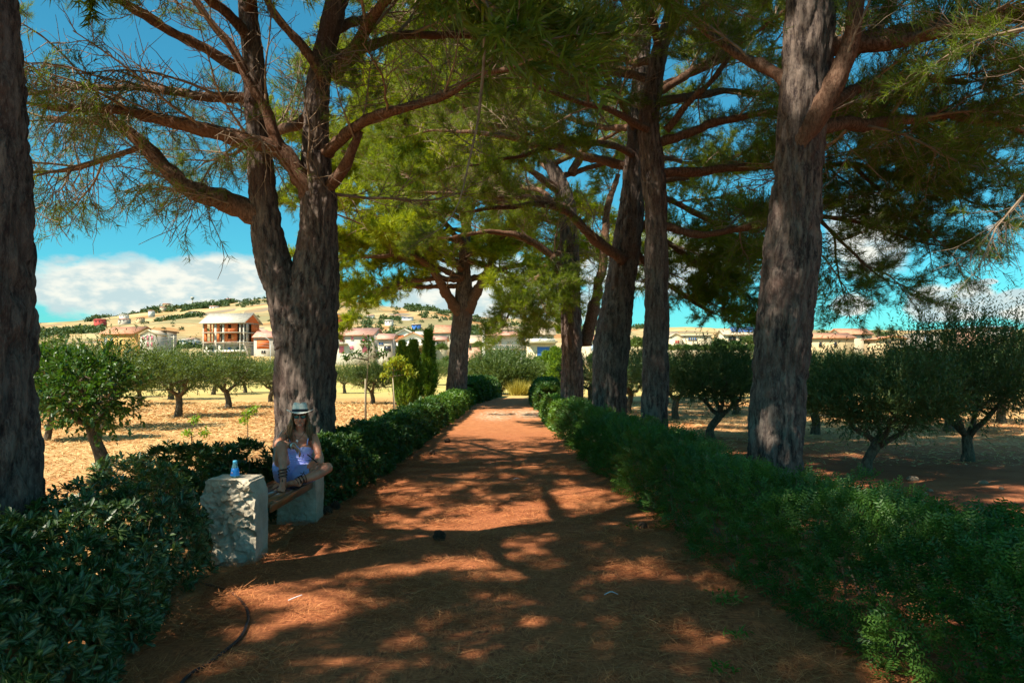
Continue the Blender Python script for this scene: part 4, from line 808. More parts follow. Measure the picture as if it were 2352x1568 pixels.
def slab_stone(label_name, x0, x1, y0, y1, h, seed, rough, parent, lean=0.0):
    """a rough quarry block: closed subdivided box, front face split rough, sides sawn"""
    nx, ny, nz = 84, 34, 120
    def face(a, b, f):
        A, B = np.meshgrid(np.linspace(0, 1, a), np.linspace(0, 1, b)); V = f(A.ravel(), B.ravel()); i = (np.arange(b-1)[:, None]*a+np.arange(a-1)[None]).ravel(); return V, np.stack([i, i+1, i+1+a, i+a], -1)
    mb = MB(); o = np.ones
    for V, q in (face(nx, nz, lambda u, v: np.stack([u, 0*u, v], -1)), face(nx, nz, lambda u, v: np.stack([1-u, 0*u+1, v], -1)), face(ny, nz, lambda u, v: np.stack([0*u+1, u, v], -1)), face(ny, nz, lambda u, v: np.stack([0*u, 1-u, v], -1)), face(nx, ny, lambda u, v: np.stack([u, v, 0*u+1], -1))):
        mb.add(V, q)
    V, F = mb.arrays(); u = V.copy(); W = np.array([x0, y0, -0.05])+V*np.array([x1-x0, y1-y0, h+0.05])
    # rounded top corners and a bitten left edge
    du = np.minimum(u[:, 0], 1-u[:, 0]); top = sstep(0.80, 1.0, u[:, 2]); W[:, 0] += np.where(u[:, 0] > 0.5, -1, 1)*top*sstep(0.14, 0.0, du)*(x1-x0)*0.07; W[:, 2] -= top*sstep(0.14, 0, du)*0.02
    lo = sstep(0.25, 0, u[:, 0]); W[:, 0] += lo*(0.05*noise3(W*4+seed)+0.14*sstep(0.9, 0.3, u[:, 2])*(0.5+0.5*noise3(W*2+seed)))
    nrm = np.zeros_like(W); c = np.array([(x0+x1)/2, (y0+y1)/2, h/2]); nrm = unit((W-c)/np.array([(x1-x0), (y1-y0), h*1.3])**1.0*np.array([1, 1, 1]))
    front = sstep(0.10, 0.0, u[:, 1])
    r3 = noise3(W*34+seed); r4 = noise3(W*70+seed); rg = np.random.RandomState(int(seed*7)+1); k = 75
    fp = np.stack([rg.uniform(x0, x1, k), rg.uniform(0, h, k)], -1); fh = rg.normal(size=k)*0.011; fs_ = rg.normal(size=(k, 2))*0.30
    q = W[:, [0, 2]]+0.02*np.stack([r3, noise3(W*22+seed)], -1); dx = (q[:, None, :]-fp[None])*np.array([1.0, 1.35]); ni = (dx**2).sum(-1).argmin(1)
    facet = fh[ni]+((q-fp[ni])*fs_[ni]).sum(-1)
    W[:, 1] += front*rough*(facet+0.016*fbm(W*4+seed, 2)+0.005*r3+0.004*r4); W += nrm*(0.004*fbm(W*18+seed, 3)+0.010*noise3(W*3+seed)+0.0025*r4)[:, None]
    me = fast_mesh('stone', W, F, STONE); o = link('end_stone', me, parent)
    return o
bench = empty('stone_bench', (-2.42, 7.6, 0), 'garden bench of brown slats on two rough pale stone blocks, left of the path', 'bench')
def loc(a): return np.asarray(a, float)-np.array([-2.42, 7.6, 0])
slab_stone('end_stone', -2.70+2.42, -2.235+2.42, 6.62-7.6, 6.98-7.6, 0.75, 3, 1.0, bench)['label'] = 'near rough-faced stone with the blue bottle on it'
slab_stone('end_stone', -2.66+2.42, -2.165+2.42, 8.42-7.6, 8.76-7.6, 0.86, 9, 0.35, bench)['label'] = 'far stone behind the seated woman'
def woodmat():
    m, t, out = nodes('varnished_slat'); p = nd(t, 'ShaderNodeBsdfPrincipled'); n = noise_tex(t, 18, 6, 0.6, scl=(1, 0.08, 1)); n2 = noise_tex(t, 90, 3, 0.6, scl=(1, 0.05, 1))
    c = mixc(t, ramp(t, n, 0.3, 0.7), (0.19, 0.068, 0.026), (0.34, 0.140, 0.055)); c = mixc(t, ramp(t, n2, 0.55, 0.75, 0, 0.4), c, (0.12, 0.045, 0.02)); t.links.new(c, p.inputs['Base Color']); p.inputs['Roughness'].default_value = 0.28
    p.inputs['Coat Weight'].default_value = 0.4; p.inputs['Coat Roughness'].default_value = 0.2; t.links.new(bump(t, n2, 0.15, 0.01), p.inputs['Normal']); t.links.new(p.outputs[0], out.inputs[0]); return m
WOOD = woodmat()
def bev(a, b, r):
    mb = MB(); (x0, y0, z0), (x1, y1, z1) = a, b
    prof = [(x0, z0), (x1, z0), (x1, z1-r), (x1-r*0.3, z1-r*0.3), (x1-r, z1), (x0+r, z1), (x0+r*0.3, z1-r*0.3), (x0, z1-r)]
    V = [(x, y, z) for y in (y0, y1) for x, z in prof]; n = len(prof); q = [(i, (i+1) % n, n+(i+1) % n, n+i) for i in range(n)]
    mb.add(V, q, [(0, i+1, i) for i in range(1, n-1)]+[(n, n+i, n+i+1) for i in range(1, n-1)]); return mb
for i in range(4):
    x0 = -2.655+i*0.108; bev(loc((x0, 6.975, 0.44)), loc((x0+0.098, 8.43, 0.482)), 0.008).obj('slat', WOOD, bench)
bev(loc((-2.222, 6.975, 0.40)), loc((-2.20, 8.43, 0.474)), 0.006).obj('front_rail', WOOD, bench)
# bottle
bp = P(540, 1101, 6.78); bp[2] = 0.752
bot = empty('bottle', bp, 'small conical pale blue bottle with red oval label on the near stone', 'bottle')
def glassmat(name, col, rough=0.05):
    m, t, out = nodes(name); p = nd(t, 'ShaderNodeBsdfPrincipled'); p.inputs['Base Color'].default_value = c4(col); p.inputs['Roughness'].default_value = rough; p.inputs['Transmission Weight'].default_value = 0.75; p.inputs['IOR'].default_value = 1.35
    n = noise_tex(t, 30, 3); t.links.new(ramp(t, n, 0.3, 0.7, rough, rough+0.08), p.inputs['Roughness']); t.links.new(p.outputs[0], out.inputs[0]); return m
MB().lathe([(0.0, 0.002), (0.036, 0.002), (0.041, 0.008), (0.040, 0.02), (0.026, 0.095), (0.0175, 0.122), (0.016, 0.130), (0.0, 0.131)], n=28).obj('body', glassmat('blue_bottle', (0.35, 0.80, 0.92)), bot, True)
MB().lathe([(0.0405, 0.012), (0.041, 0.018), (0.0345, 0.060), (0.0300, 0.080), (0.0292, 0.080)], n=28).obj('label_sleeve', plain('label_blue', (0.03, 0.26, 0.75), 0.4), bot, True)
MB().lathe([(0.0, 0.146), (0.0165, 0.146), (0.0185, 0.143), (0.0188, 0.124), (0.0172, 0.122), (0.0, 0.123)], n=24).obj('cap', plain('bottle_cap', (0.12, 0.55, 0.85), 0.4), bot, True)
def label_patch(u0, hw, z0, hh, lift, name, mat, parent, ang=-1.85):
    mb = MB(); n = 20; V = [(0, 0)]+[(math.cos(2*math.pi*k/n), math.sin(2*math.pi*k/n)) for k in range(n)]; W = []
    for a, b in V:
        z = z0+b*hh; r = np.interp(z, [0.012, 0.02, 0.095, 0.122], [0.041, 0.0405, 0.0262, 0.0178])+lift; th = ang+(u0+a*hw)/r; W.append((r*math.cos(th), r*math.sin(th), z))
    mb.add(W, [], [(0, k+1, (k+1) % n+1) for k in range(n)]); return mb.obj(name, mat, parent)
ov = label_patch(-0.004, 0.017, 0.046, 0.0135, 0.0008, 'oval_mark', plain('label_red', (0.50, 0.02, 0.09), 0.4), bot)
for dx, w in ((-0.010, 0.0022), (-0.005, 0.003), (0.000, 0.0018), (0.005, 0.0025)): label_patch(-0.004+dx, w, 0.045, 0.0045, 0.0014, 'script_stroke', plain('label_white', (0.85, 0.75, 0.8), 0.4), ov)
# pine cones
CONE = plain('pine_cone', (0.085, 0.055, 0.036), 0.85, 30, 0.4)
def cone_mesh(seed):
    mb = MB(); mb.ell((0, 0, 0), (0.028, 0.028, 0.045), nu=10, nv=7); rng = np.random.RandomState(seed)
    for k in range(90):
        t = (k+0.5)/90; z = 0.05*(1-2*t)*0.95; a = k*2.39996; r = 0.034*math.sin(math.pi*(0.08+0.86*t))**0.7; c = np.array([math.cos(a)*r, math.sin(a)*r, z]); o = unit(np.array([math.cos(a), math.sin(a), 0.5*(0.5-t)+0.25])); s = np.array([-math.sin(a), math.cos(a), 0]); u = np.cross(o, s)
        V = [c-s*0.010-u*0.004, c+s*0.010-u*0.004, c+o*0.017+s*0.008-u*0.003, c+o*0.017-s*0.008-u*0.003, c-s*0.008+u*0.004, c+s*0.008+u*0.004, c+o*0.016+s*0.006+u*0.005, c+o*0.016-s*0.006+u*0.005]; mb.hexa(V)
    return mb.mesh('pine_cone', CONE)
CM = cone_mesh(5)
for px, py, s, rx, lab in ((1010, 1247, 1.15, 1.2, 'largest pine cone, lying alone in the middle of the path'), (752, 1184, 1.1, 1.4, 'pine cone at the foot of the far bench stone, left one of two'), (771, 1174, 1.1, 0.6, 'pine cone at the foot of the far bench stone, right one of two'),
        (1476, 1222, 1.0, 1.3, 'pine cone at the edge of the right hedge'), (1028, 1019, 1.3, 1.5, 'far pine cone near the left path edge, the farther of two'), (993, 1049, 1.2, 1.1, 'far pine cone near the left path edge, the nearer of two')):
    g = G(px, py); o = link('pine_cone', CM, None, (g[0], g[1], float(zpath(np.array([g[0]]), np.array([g[1]]))[0])+0.034*s)); o.rotation_euler = (rx, 0.3, px); o.scale = (s, s, s); tag(o, lab, 'pine cone', 'fallen pine cones')
# irrigation hose
hp = [G(470, 1352), G(515, 1362), G(552, 1388), G(570, 1424), (G(560, 1462)), G(525, 1500), G(480, 1535), G(430, 1568), G(380, 1640)]
hs = spline(hp, 70); hs[:, 2] = zpath(hs[:, 0], hs[:, 1])+0.012; m = MB(); m.tube(hs, 0.0095, 10); o = m.obj('hose', plain('black_hose', (0.018, 0.020, 0.028), 0.42, 20, 0.3), None, True); tag(o, 'black irrigation hose curving out of the left shrub', 'hose')
# weeds, white scraps, stones
WEED = leafmat('weed_leaf', (0.06, 0.15, 0.02), (0.13, 0.24, 0.03), 0.3, 0.5)
for kx, (px, py, n, r, lab) in enumerate(((1662, 1392, 60, 0.12, 'dark leafy weed clump in the sunlit needles near the right hedge'), (1690, 1475, 26, 0.07, 'small weed below the leafy clump, right foreground'), (1668, 1558, 30, 0.07, 'bright weed at the bottom edge of the picture'), (1455, 1222, 18, 0.05, 'low weed sprig on the path near the right hedge cone'))):
    rng = np.random.RandomState(120+kx); g = G(px, py); g[2] = zpath(np.array([g[0]]), np.array([g[1]]))[0]; D = unit(rdir(rng, n)*np.array([1, 1, 0.5])+np.array([0, 0, 0.6])); V, F = leaf2(rng.normal(size=(n, 3))*np.array([r, r, 0.02])*0.6+np.array([0, 0, 0.02]), D, near_unit(D, rng), 0.045+0.03*rng.rand(n), 0.018)
    tag(link('weed', fast_mesh('weed', V, [F], WEED, {'rnd': np.repeat(rng.rand(n), 4)}), None, g), lab, 'weed', 'weeds on the path')
rng = np.random.RandomState(130); SC = plain('pale_scrap', (0.66, 0.66, 0.70), 0.7)
for px, py, lab in ((678, 1392, 'white peeled twig standing out of the needles, left of the path'), (1404, 1377, 'tiny pale scrap on the path, right of the middle'), (1187, 1106, 'pale scrap on the shaded middle of the path')):
    g = G(px, py); m = MB(); z = zpath(np.array([g[0]]), np.array([g[1]]))[0]; m.tube(spline([(-0.05, 0, 0.01), (0, 0.01, 0.03), (0.05, 0.0, 0.05 if px < 700 else 0.012)], 6), np.linspace(0.005, 0.003, 6), 5); o = m.obj('twig_scrap', SC, None); o.location = (g[0], g[1], z); tag(o, lab, 'scrap', 'pale scraps on the ground')
ROCK = plain('field_stone', (0.30, 0.21, 0.14), 0.9, 8, 0.3, 0.4, 30)
def rock(seed):
    m = MB(); m.ell((0, 0, 0), (1, 0.75, 0.55), nu=12, nv=8); V, F = m.arrays(); V = V*(1+0.28*noise3(V*1.6+seed))[:, None]; return fast_mesh('stone', V, F, ROCK)
RK = [rock(i*3.3) for i in range(3)]
for i, (px, py, s, lab) in enumerate(((2095, 1103, 0.09, 'tan stone on the shaded soil below the low-forked right olive'), (2040, 1112, 0.05, 'small stone left of the tan stone, right grove'), (2118, 1138, 0.08, 'stone in the sunlit sliver behind the right hedge'), (2259, 1111, 0.07, 'pale bluish stone at the right, behind the hedge'), (2300, 1124, 0.05, 'small stone at the right, beyond the pale bluish one'), (2135, 1128, 0.05, 'little stone next to the sunlit sliver stone'))):
    o = link('field_stone', RK[i % 3], None, G(px, py)+np.array([0, 0, s*0.25])); o.scale = (s, s, s); o.rotation_euler = (0, 0, i); tag(o, lab, 'stone', 'stones in the right grove')

# ---------------------------------------------------------------- the seated woman
def skinmat():
    m, t, out = nodes('tanned_skin'); p = nd(t, 'ShaderNodeBsdfPrincipled'); n = noise_tex(t, 14, 4)
    c = mixc(t, ramp(t, n, 0.3, 0.7), (0.58, 0.21, 0.125), (0.70, 0.29, 0.175)); t.links.new(c, p.inputs['Base Color']); p.inputs['Roughness'].default_value = 0.42; p.inputs['Specular IOR Level'].default_value = 0.45
    p.inputs['Subsurface Weight'].default_value = 0.12; p.inputs['Subsurface Radius'].default_value = (0.02, 0.008, 0.004); p.inputs['Subsurface Scale'].default_value = 0.3
    t.links.new(p.outputs[0], out.inputs[0]); return m
SKIN = skinmat(); WHITE = plain('shade_tinted_cotton', (0.45, 0.50, 0.93), 0.85, 9, 0.06, 0.25, 60); BLACKL = plain('black_leather', (0.020, 0.014, 0.012), 0.5); HAIRM = plain('light_brown_hair', (0.20, 0.110, 0.048), 0.5, 60, 0.5, spec=0.4)  # cotton is tinted blue-violet: shade tone of white cloth put into its colour
WB = np.array([-2.40, 8.2, 0.0])
woman = empty('person', WB, 'seated woman in white top and shorts, pale hat and sunglasses, one knee drawn up', 'person')
def J(px, py, Y): return P(px, py, Y)-WB
def remeshed(name, mb, voxel, mat, parent, smooth_it=4, keep=None):
    """one continuous surface grown from overlapping tapered shapes"""
    me = mb.mesh(name+'_src', None); o = bpy.data.objects.new(name+'_src', me); COL.objects.link(o)
    r = o.modifiers.new('r', 'REMESH'); r.mode = 'VOXEL'; r.voxel_size = voxel; r.use_smooth_shade = True
    s = o.modifiers.new('s', 'SMOOTH'); s.factor = 0.5; s.iterations = smooth_it
    bpy.context.view_layer.update(); dg = bpy.context.evaluated_depsgraph_get(); m2 = bpy.data.meshes.new_from_object(o.evaluated_get(dg)); bpy.data.objects.remove(o); m2.name = name
    m2.materials.clear(); m2.materials.append(mat); m2.polygons.foreach_set('use_smooth', np.ones(len(m2.polygons), bool)); return link(name, m2, parent)
def caps(mb, pts, rad, sides=14):
    """tapered limb with round ends"""
    pts = np.asarray(pts, float); rad = np.asarray(rad, float); s = spline(np.concatenate([pts, rad[:, None]], 1), max(8, 5*len(pts)))
    mb.tube(s[:, :3], np.maximum(s[:, 3], 0.003), sides); mb.ell(pts[0], [rad[0]]*3, nu=12, nv=8); mb.ell(pts[-1], [rad[-1]]*3, nu=12, nv=8)
neck, chest, waist, pelvis = J(689, 994, 8.26), J(688, 1026, 8.30), J(681, 1060, 8.27), J(670, 1085, 8.22)
shL, shR = J(655, 996, 8.24), J(721, 1007, 8.27)          # image left / right
elL, wrL = J(637, 1021, 8.02), J(674, 1024, 7.86)
elR, wrR = J(732, 1047, 8.16), J(728, 1061, 7.94)
hipL, knL, anL = J(652, 1088, 8.18), J(646, 1023, 7.86), J(650, 1097, 7.76)
hipR, knR, anR = J(690, 1090, 8.17), J(752, 1074, 7.95), J(682, 1106, 7.76)
head = J(689, 957, 8.20)
face = unit(np.array([0.24, -0.96, 0.03])); fs = unit(np.cross(face, (0, 0, 1.0))); fu = np.cross(fs, face)   # forward, image-left.. side, up
if fs[0] < 0: fs = -fs
HM = np.stack([fs, face, fu], 1)           # head axes: right (image), forward, up
def HP(a, b, c): return head+fs*a+face*b+fu*c
b = MB()
# torso
sx = unit(shR-shL); tz_ = unit(neck-pelvis); ty = np.cross(tz_, sx)
TM = np.stack([sx, unit(ty), np.cross(sx, unit(ty))], 1)
for c, r in ((pelvis, (0.165, 0.115, 0.11)), (pelvis*0.5+waist*0.5, (0.150, 0.105, 0.10)), (waist, (0.128, 0.095, 0.10)), (waist*0.5+chest*0.5, (0.135, 0.100, 0.11)), (chest, (0.150, 0.105, 0.115)), (chest*0.4+neck*0.6, (0.135, 0.085, 0.075))): b.ell(c, r, TM)
for s in (-1, 1): b.ell(chest+sx*s*0.072+np.array([0.02, -0.085, -0.01]), (0.062, 0.055, 0.062))
caps(b, [shL, (shL+shR)/2+np.array([0, 0, 0.02]), shR], [0.052, 0.06, 0.052])
caps(b, [neck+np.array([0, 0, -0.03]), head+np.array([0.0, 0.02, -0.08])], [0.052, 0.046])
# head: skull, jaw, cheeks, nose, lips, chin, ears
b.ell(HP(0, -0.012, 0.012), (0.073, 0.090, 0.098), HM); b.ell(HP(0, 0.025, -0.045), (0.056, 0.058, 0.062), HM); b.ell(HP(0, 0.058, -0.092), (0.024, 0.022, 0.020), HM)
for s in (-1, 1): b.ell(HP(0.035*s, 0.055, -0.025), (0.024, 0.024, 0.026), HM); b.ell(HP(0.076*s, -0.01, -0.01), (0.010, 0.018, 0.030), HM)
caps(b, [HP(0, 0.082, 0.012), HP(0, 0.100, -0.028)], [0.009, 0.014], 8); b.ell(HP(0, 0.093, -0.030), (0.017, 0.012, 0.009), HM)
# arms
caps(b, [shL, shL*0.5+elL*0.5+np.array([-0.008, 0.01, 0]), elL], [0.050, 0.043, 0.036]); caps(b, [elL, elL*0.55+wrL*0.45+np.array([0, -0.01, 0.012]), wrL], [0.037, 0.036, 0.025])
caps(b, [shR, shR*0.5+elR*0.5+np.array([0.008, 0, 0]), elR], [0.050, 0.043, 0.036]); caps(b, [elR, elR*0.5+wrR*0.5, wrR], [0.037, 0.035, 0.025])
# hands: palm and five bent fingers each
def hand(wr, fwd, side, nrm, curl, s=1.0):
    fwd, side, nrm = unit(fwd), unit(side), unit(nrm); pal = wr+fwd*0.045; M = np.stack([side, nrm, fwd], 1); b.ell(pal, (0.038*s, 0.016, 0.048), M); ends = []
    for k, (o, L) in enumerate(((-0.028, 0.062), (-0.010, 0.074), (0.009, 0.070), (0.027, 0.055))):
        p0 = wr+fwd*0.080+side*o; c = curl*(1+0.12*k); p1 = p0+(fwd*math.cos(c*0.5)-nrm*math.sin(c*0.5))*L*0.45; p2 = p1+(fwd*math.cos(c*1.2)-nrm*math.sin(c*1.2))*L*0.32; p3 = p2+(fwd*math.cos(c*1.8)-nrm*math.sin(c*1.8))*L*0.25
        caps(b, [wr+fwd*0.05+side*o*0.9, p0, p1, p2, p3], [0.011, 0.0105, 0.0095, 0.0085, 0.0075], 8); ends.append(p3)
    t0 = wr+fwd*0.02-side*0.030; t1 = t0+fwd*0.03-side*0.024-nrm*0.008; t2 = t1+fwd*0.032-side*0.004-nrm*0.014; caps(b, [wr+fwd*0.012-side*0.012, t0, t1, t2], [0.014, 0.013, 0.011, 0.009], 8); return ends
eL = hand(wrL, J(697, 1042, 7.80)-wrL, np.array([0.3, -0.9, 0.2]), np.array([0.4, -0.15, 0.8]), 0.75)
eR = hand(wrR, J(714, 1066, 7.84)-wrR, np.array([0.2, -0.2, 0.9]), np.array([0.3, 0.9, 0.1]), 0.8)
# legs
caps(b, [hipL, hipL*0.5+knL*0.5+np.array([-0.012, 0.02, -0.02]), knL], [0.098, 0.080, 0.056]); caps(b, [knL, knL*0.62+anL*0.38+np.array([0, 0.025, 0]), anL], [0.054, 0.051, 0.034])
caps(b, [hipR, hipR*0.5+knR*0.5+np.array([0, 0.01, 0]), knR], [0.098, 0.080, 0.056]); caps(b, [knR, knR*0.62+anR*0.38+np.array([0.0, 0.012, -0.018]), anR], [0.054, 0.051, 0.034])
def foot(an, toe, up, w=1.0):
    f = unit(toe-an); s = unit(np.cross(f, up)); heel = an-f*0.03-up*0.035; ball = an*0.25+toe*0.75-up*0.012
    caps(b, [an, heel], [0.033, 0.028]); caps(b, [heel, (heel+ball)/2+up*0.022, ball], [0.028, 0.032, 0.027])
    for k in range(5):
        o = (k-2)*0.0155; L = 0.040-0.004*abs(k-1)-0.003*k; p = ball+s*o; caps(b, [p-f*0.02, p+f*L*0.6+up*0.003, p+f*L-up*0.008], [0.0125 if k else 0.014, 0.0095, 0.0085], 8)
    return heel, ball, f, s
anL2 = anL+np.array([0, 0, -0.05]); toeL = J(645, 1121, 7.60); toeL[2] = 0.508
hl = foot(anL2, toeL, np.array([0, 0, 1.0])); caps(b, [anL, anL2], [0.034, 0.034])
toeR = J(648, 1114, 7.86); toeR[2] = 0.513; anR2 = anR.copy(); anR2[2] = max(anR2[2]-0.0, 0.525)
hr = foot(anR2, toeR, unit(np.array([0.1, -0.5, 0.85])))
remeshed('body', b, 0.0062, SKIN, woman, 3)
# camisole and shorts
c = MB()
for cc_, r in ((waist*0.6+pelvis*0.4, (0.153, 0.112, 0.075)), (waist, (0.137, 0.104, 0.10)), (waist*0.5+chest*0.5, (0.143, 0.109, 0.10)), (chest+np.array([0, 0, -0.022]), (0.152, 0.110, 0.075))): c.ell(cc_, r, TM)
for s in (-1, 1): c.ell(chest+sx*s*0.072+np.array([0.02, -0.088, -0.018]), (0.068, 0.060, 0.060))
for k in range(5): # gathered tiers
    cz = waist*(1-k/6)+chest*(k/6)+np.array([0, 0, -0.03]); a = np.linspace(0, 2*np.pi, 25); c.tube(cz+np.outer(np.cos(a), sx)*0.141+np.outer(np.sin(a), unit(ty))*0.108, 0.008, 6, False)
remeshed('camisole', c, 0.006, WHITE, woman, 2)
for s, sh in ((-1, shL), (1, shR)):
    p0 = chest+sx*s*0.088+np.array([0.02, -0.105, 0.035]); p2 = sh*0.80+neck*0.20+np.array([0, 0.0, 0.040]); p1 = (p0+p2)/2+np.array([0, -0.038, 0.012]); m = MB(); m.tube(spline([p0, p1, p2, p2+np.array([0, 0.06, -0.05])], 12), 0.0065, 6); m.obj('strap', WHITE, woman, True)
c = MB()
for cc_, r in ((pelvis+np.array([0, 0, 0.0]), (0.176, 0.126, 0.116)), (pelvis*0.55+waist*0.45, (0.158, 0.116, 0.08))): c.ell(cc_, r, TM)
caps(c, [hipL, hipL*0.66+knL*0.34+np.array([-0.014, 0.012, -0.03])], [0.112, 0.104]); caps(c, [hipR, hipR*0.66+knR*0.34], [0.112, 0.106])
remeshed('shorts', c, 0.006, WHITE, woman, 2)
# hat
STRAWHAT = plain('pale_straw_hat', (0.70, 0.72, 0.66), 0.8, 40, 0.10, 0.5, 160)
hat = MB(); hz = 0.052; n = 40; a = np.linspace(0, 2*np.pi, n, endpoint=False)
prof = [(0.148, 0.004), (0.150, 0.008), (0.124, 0.002), (0.100, -0.003), (0.086, 0.004), (0.084, 0.03), (0.080, 0.06), (0.073, 0.088), (0.062, 0.101), (0.040, 0.098), (0.015, 0.090), (0.0, 0.089)]
V = []
for r, z in prof:
    x = np.cos(a)*r*0.93; y = np.sin(a)*r*1.06; br = sstep(0.09, 0.135, np.array(r)); V.append(head+fu*hz+np.outer(x, fs)+np.outer(y, face)+np.outer(z+br*0.020*np.cos(2*a)-(z > 0.085)*0.010*np.exp(-(x/0.02)**2), fu))
q = [(i*n+j, i*n+(j+1) % n, (i+1)*n+(j+1) % n, (i+1)*n+j) for i in range(len(prof)-1) for j in range(n)]
hat.add(np.concatenate(V), q); ho = hat.obj('hat', STRAWHAT, woman, True)
sm = ho.modifiers.new('thickness', 'SOLIDIFY'); sm.thickness = 0.003
bd = MB(); V = []
for r, z in ((0.0880, 0.001), (0.0915, 0.005), (0.0895, 0.031), (0.0860, 0.033)): V.append(head+fu*hz+np.outer(np.cos(a)*r*0.93, fs)+np.outer(np.sin(a)*r*1.06, face)+np.outer(np.full(n, z), fu))
bd.add(np.concatenate(V), q[:3*n]); bd.obj('hat_band', plain('black_ribbon', (0.015, 0.016, 0.025), 0.6), ho, True)
# sunglasses
LENS = plain('dark_lens', (0.022, 0.024, 0.012), 0.08, 5, 0.2, spec=0.8)
gl = MB(); gl.tube([HP(-0.012, 0.094, 0.016), HP(0, 0.099, 0.020), HP(0.012, 0.094, 0.016)], 0.0035, 6)
for s in (-1, 1):
    an = np.linspace(0, 2*np.pi, 17); gl.tube([HP(s*0.036+0.027*math.cos(t)+0.003*s*math.sin(t), 0.088-0.25*abs(0.027*math.cos(t)+0.012)*1.0+0.004, 0.010+0.0215*math.sin(t)*(1-0.12*math.cos(2*t))) for t in an], 0.0036, 6, False)
    gl.tube([HP(s*0.063, 0.076, 0.018), HP(s*0.079, 0.03, 0.016), HP(s*0.080, -0.02, 0.008)], 0.003, 6)
go = gl.obj('sunglasses', BLACKL, woman, True)
for s in (-1, 1):
    m = MB(); V = [HP(s*0.036, 0.087, 0.010)]+[HP(s*0.036+0.026*math.cos(t), 0.088-0.25*abs(0.027*math.cos(t)+0.012)+0.003, 0.010+0.0205*math.sin(t)) for t in np.linspace(0, 2*np.pi, 16, endpoint=False)]
    m.add(V, [], [(0, k+1, (k+1) % 16+1) for k in range(16)]); m.obj('lens', LENS, go)
# mouth
m = MB(); m.tube(spline([HP(-0.024, 0.074, -0.052), HP(-0.010, 0.085, -0.057), HP(0.010, 0.085, -0.057), HP(0.024, 0.074, -0.052)], 9), [0.001, 0.003, 0.0045, 0.005, 0.0045, 0.005, 0.0045, 0.003, 0.001], 6); m.obj('lips', plain('lips', (0.36, 0.11, 0.09), 0.4), woman, True)
# hair: many locks from under the hat to the shoulders
rng = np.random.RandomState(140); h = MB()
for k in range(150):
    s = -1 if k % 2 else 1; bk = rng.rand(); st = HP(s*(0.066+0.012*rng.rand())*(1-0.55*bk**3), 0.030-0.10*bk, 0.055-0.02*rng.rand()); L = 0.22+0.10*rng.rand(); out = 0.012+0.034*rng.rand()
    p = [st, st+np.array([s*0.014, 0, -0.08])+rng.normal(size=3)*0.006, st+np.array([s*out, -0.018*(1-bk)+0.01, -0.16])+rng.normal(size=3)*0.010, st+np.array([s*(out+0.012)+rng.normal()*0.014, -0.030*(1-bk)+0.02, -L])]
    h.tube(spline(p, 10), np.concatenate([np.linspace(0.007, 0.0085, 5), np.linspace(0.008, 0.002, 5)]), 5)
h.ell(HP(0, -0.035, 0.020), (0.078, 0.080, 0.090), HM); h.obj('hair', HAIRM, woman, True)
# necklace, cross, bracelets
m = MB(); m.tube(spline([neck+np.array([-0.055, -0.01, 0.03]), neck+np.array([-0.03, -0.085, -0.025]), neck+np.array([0.008, -0.118, -0.062]), neck+np.array([0.05, -0.085, -0.02]), neck+np.array([0.066, -0.01, 0.03])], 16), 0.0022, 5); nk = m.obj('necklace', BLACKL, woman, True)
cp = neck+np.array([0.006, -0.128, -0.075]); m = MB(); m.box(cp+np.array([-0.0045, -0.003, -0.022]), cp+np.array([0.0045, 0.003, 0.014])); m.box(cp+np.array([-0.0135, -0.0028, -0.006]), cp+np.array([0.0135, 0.0028, 0.003])); m.obj('cross_pendant', plain('silver', (0.75, 0.74, 0.70), 0.3, metal=0.6), nk)
af = unit(wrL-elL); aa = unit(np.cross(af, (0, 0, 1.0))); ab = np.cross(af, aa); th = np.linspace(0, 2*np.pi, 17)
for o_, mt in ((-0.012, plain('silver', (0.75, 0.74, 0.70), 0.3)), (-0.030, BLACKL), (0.002, plain('silver', (0.75, 0.74, 0.70), 0.3))):
    m = MB(); m.tube(wrL+af*o_+np.outer(np.cos(th), aa)*0.031+np.outer(np.sin(th), ab)*0.031, 0.0045, 6, False); m.obj('bracelet', mt, woman, True)
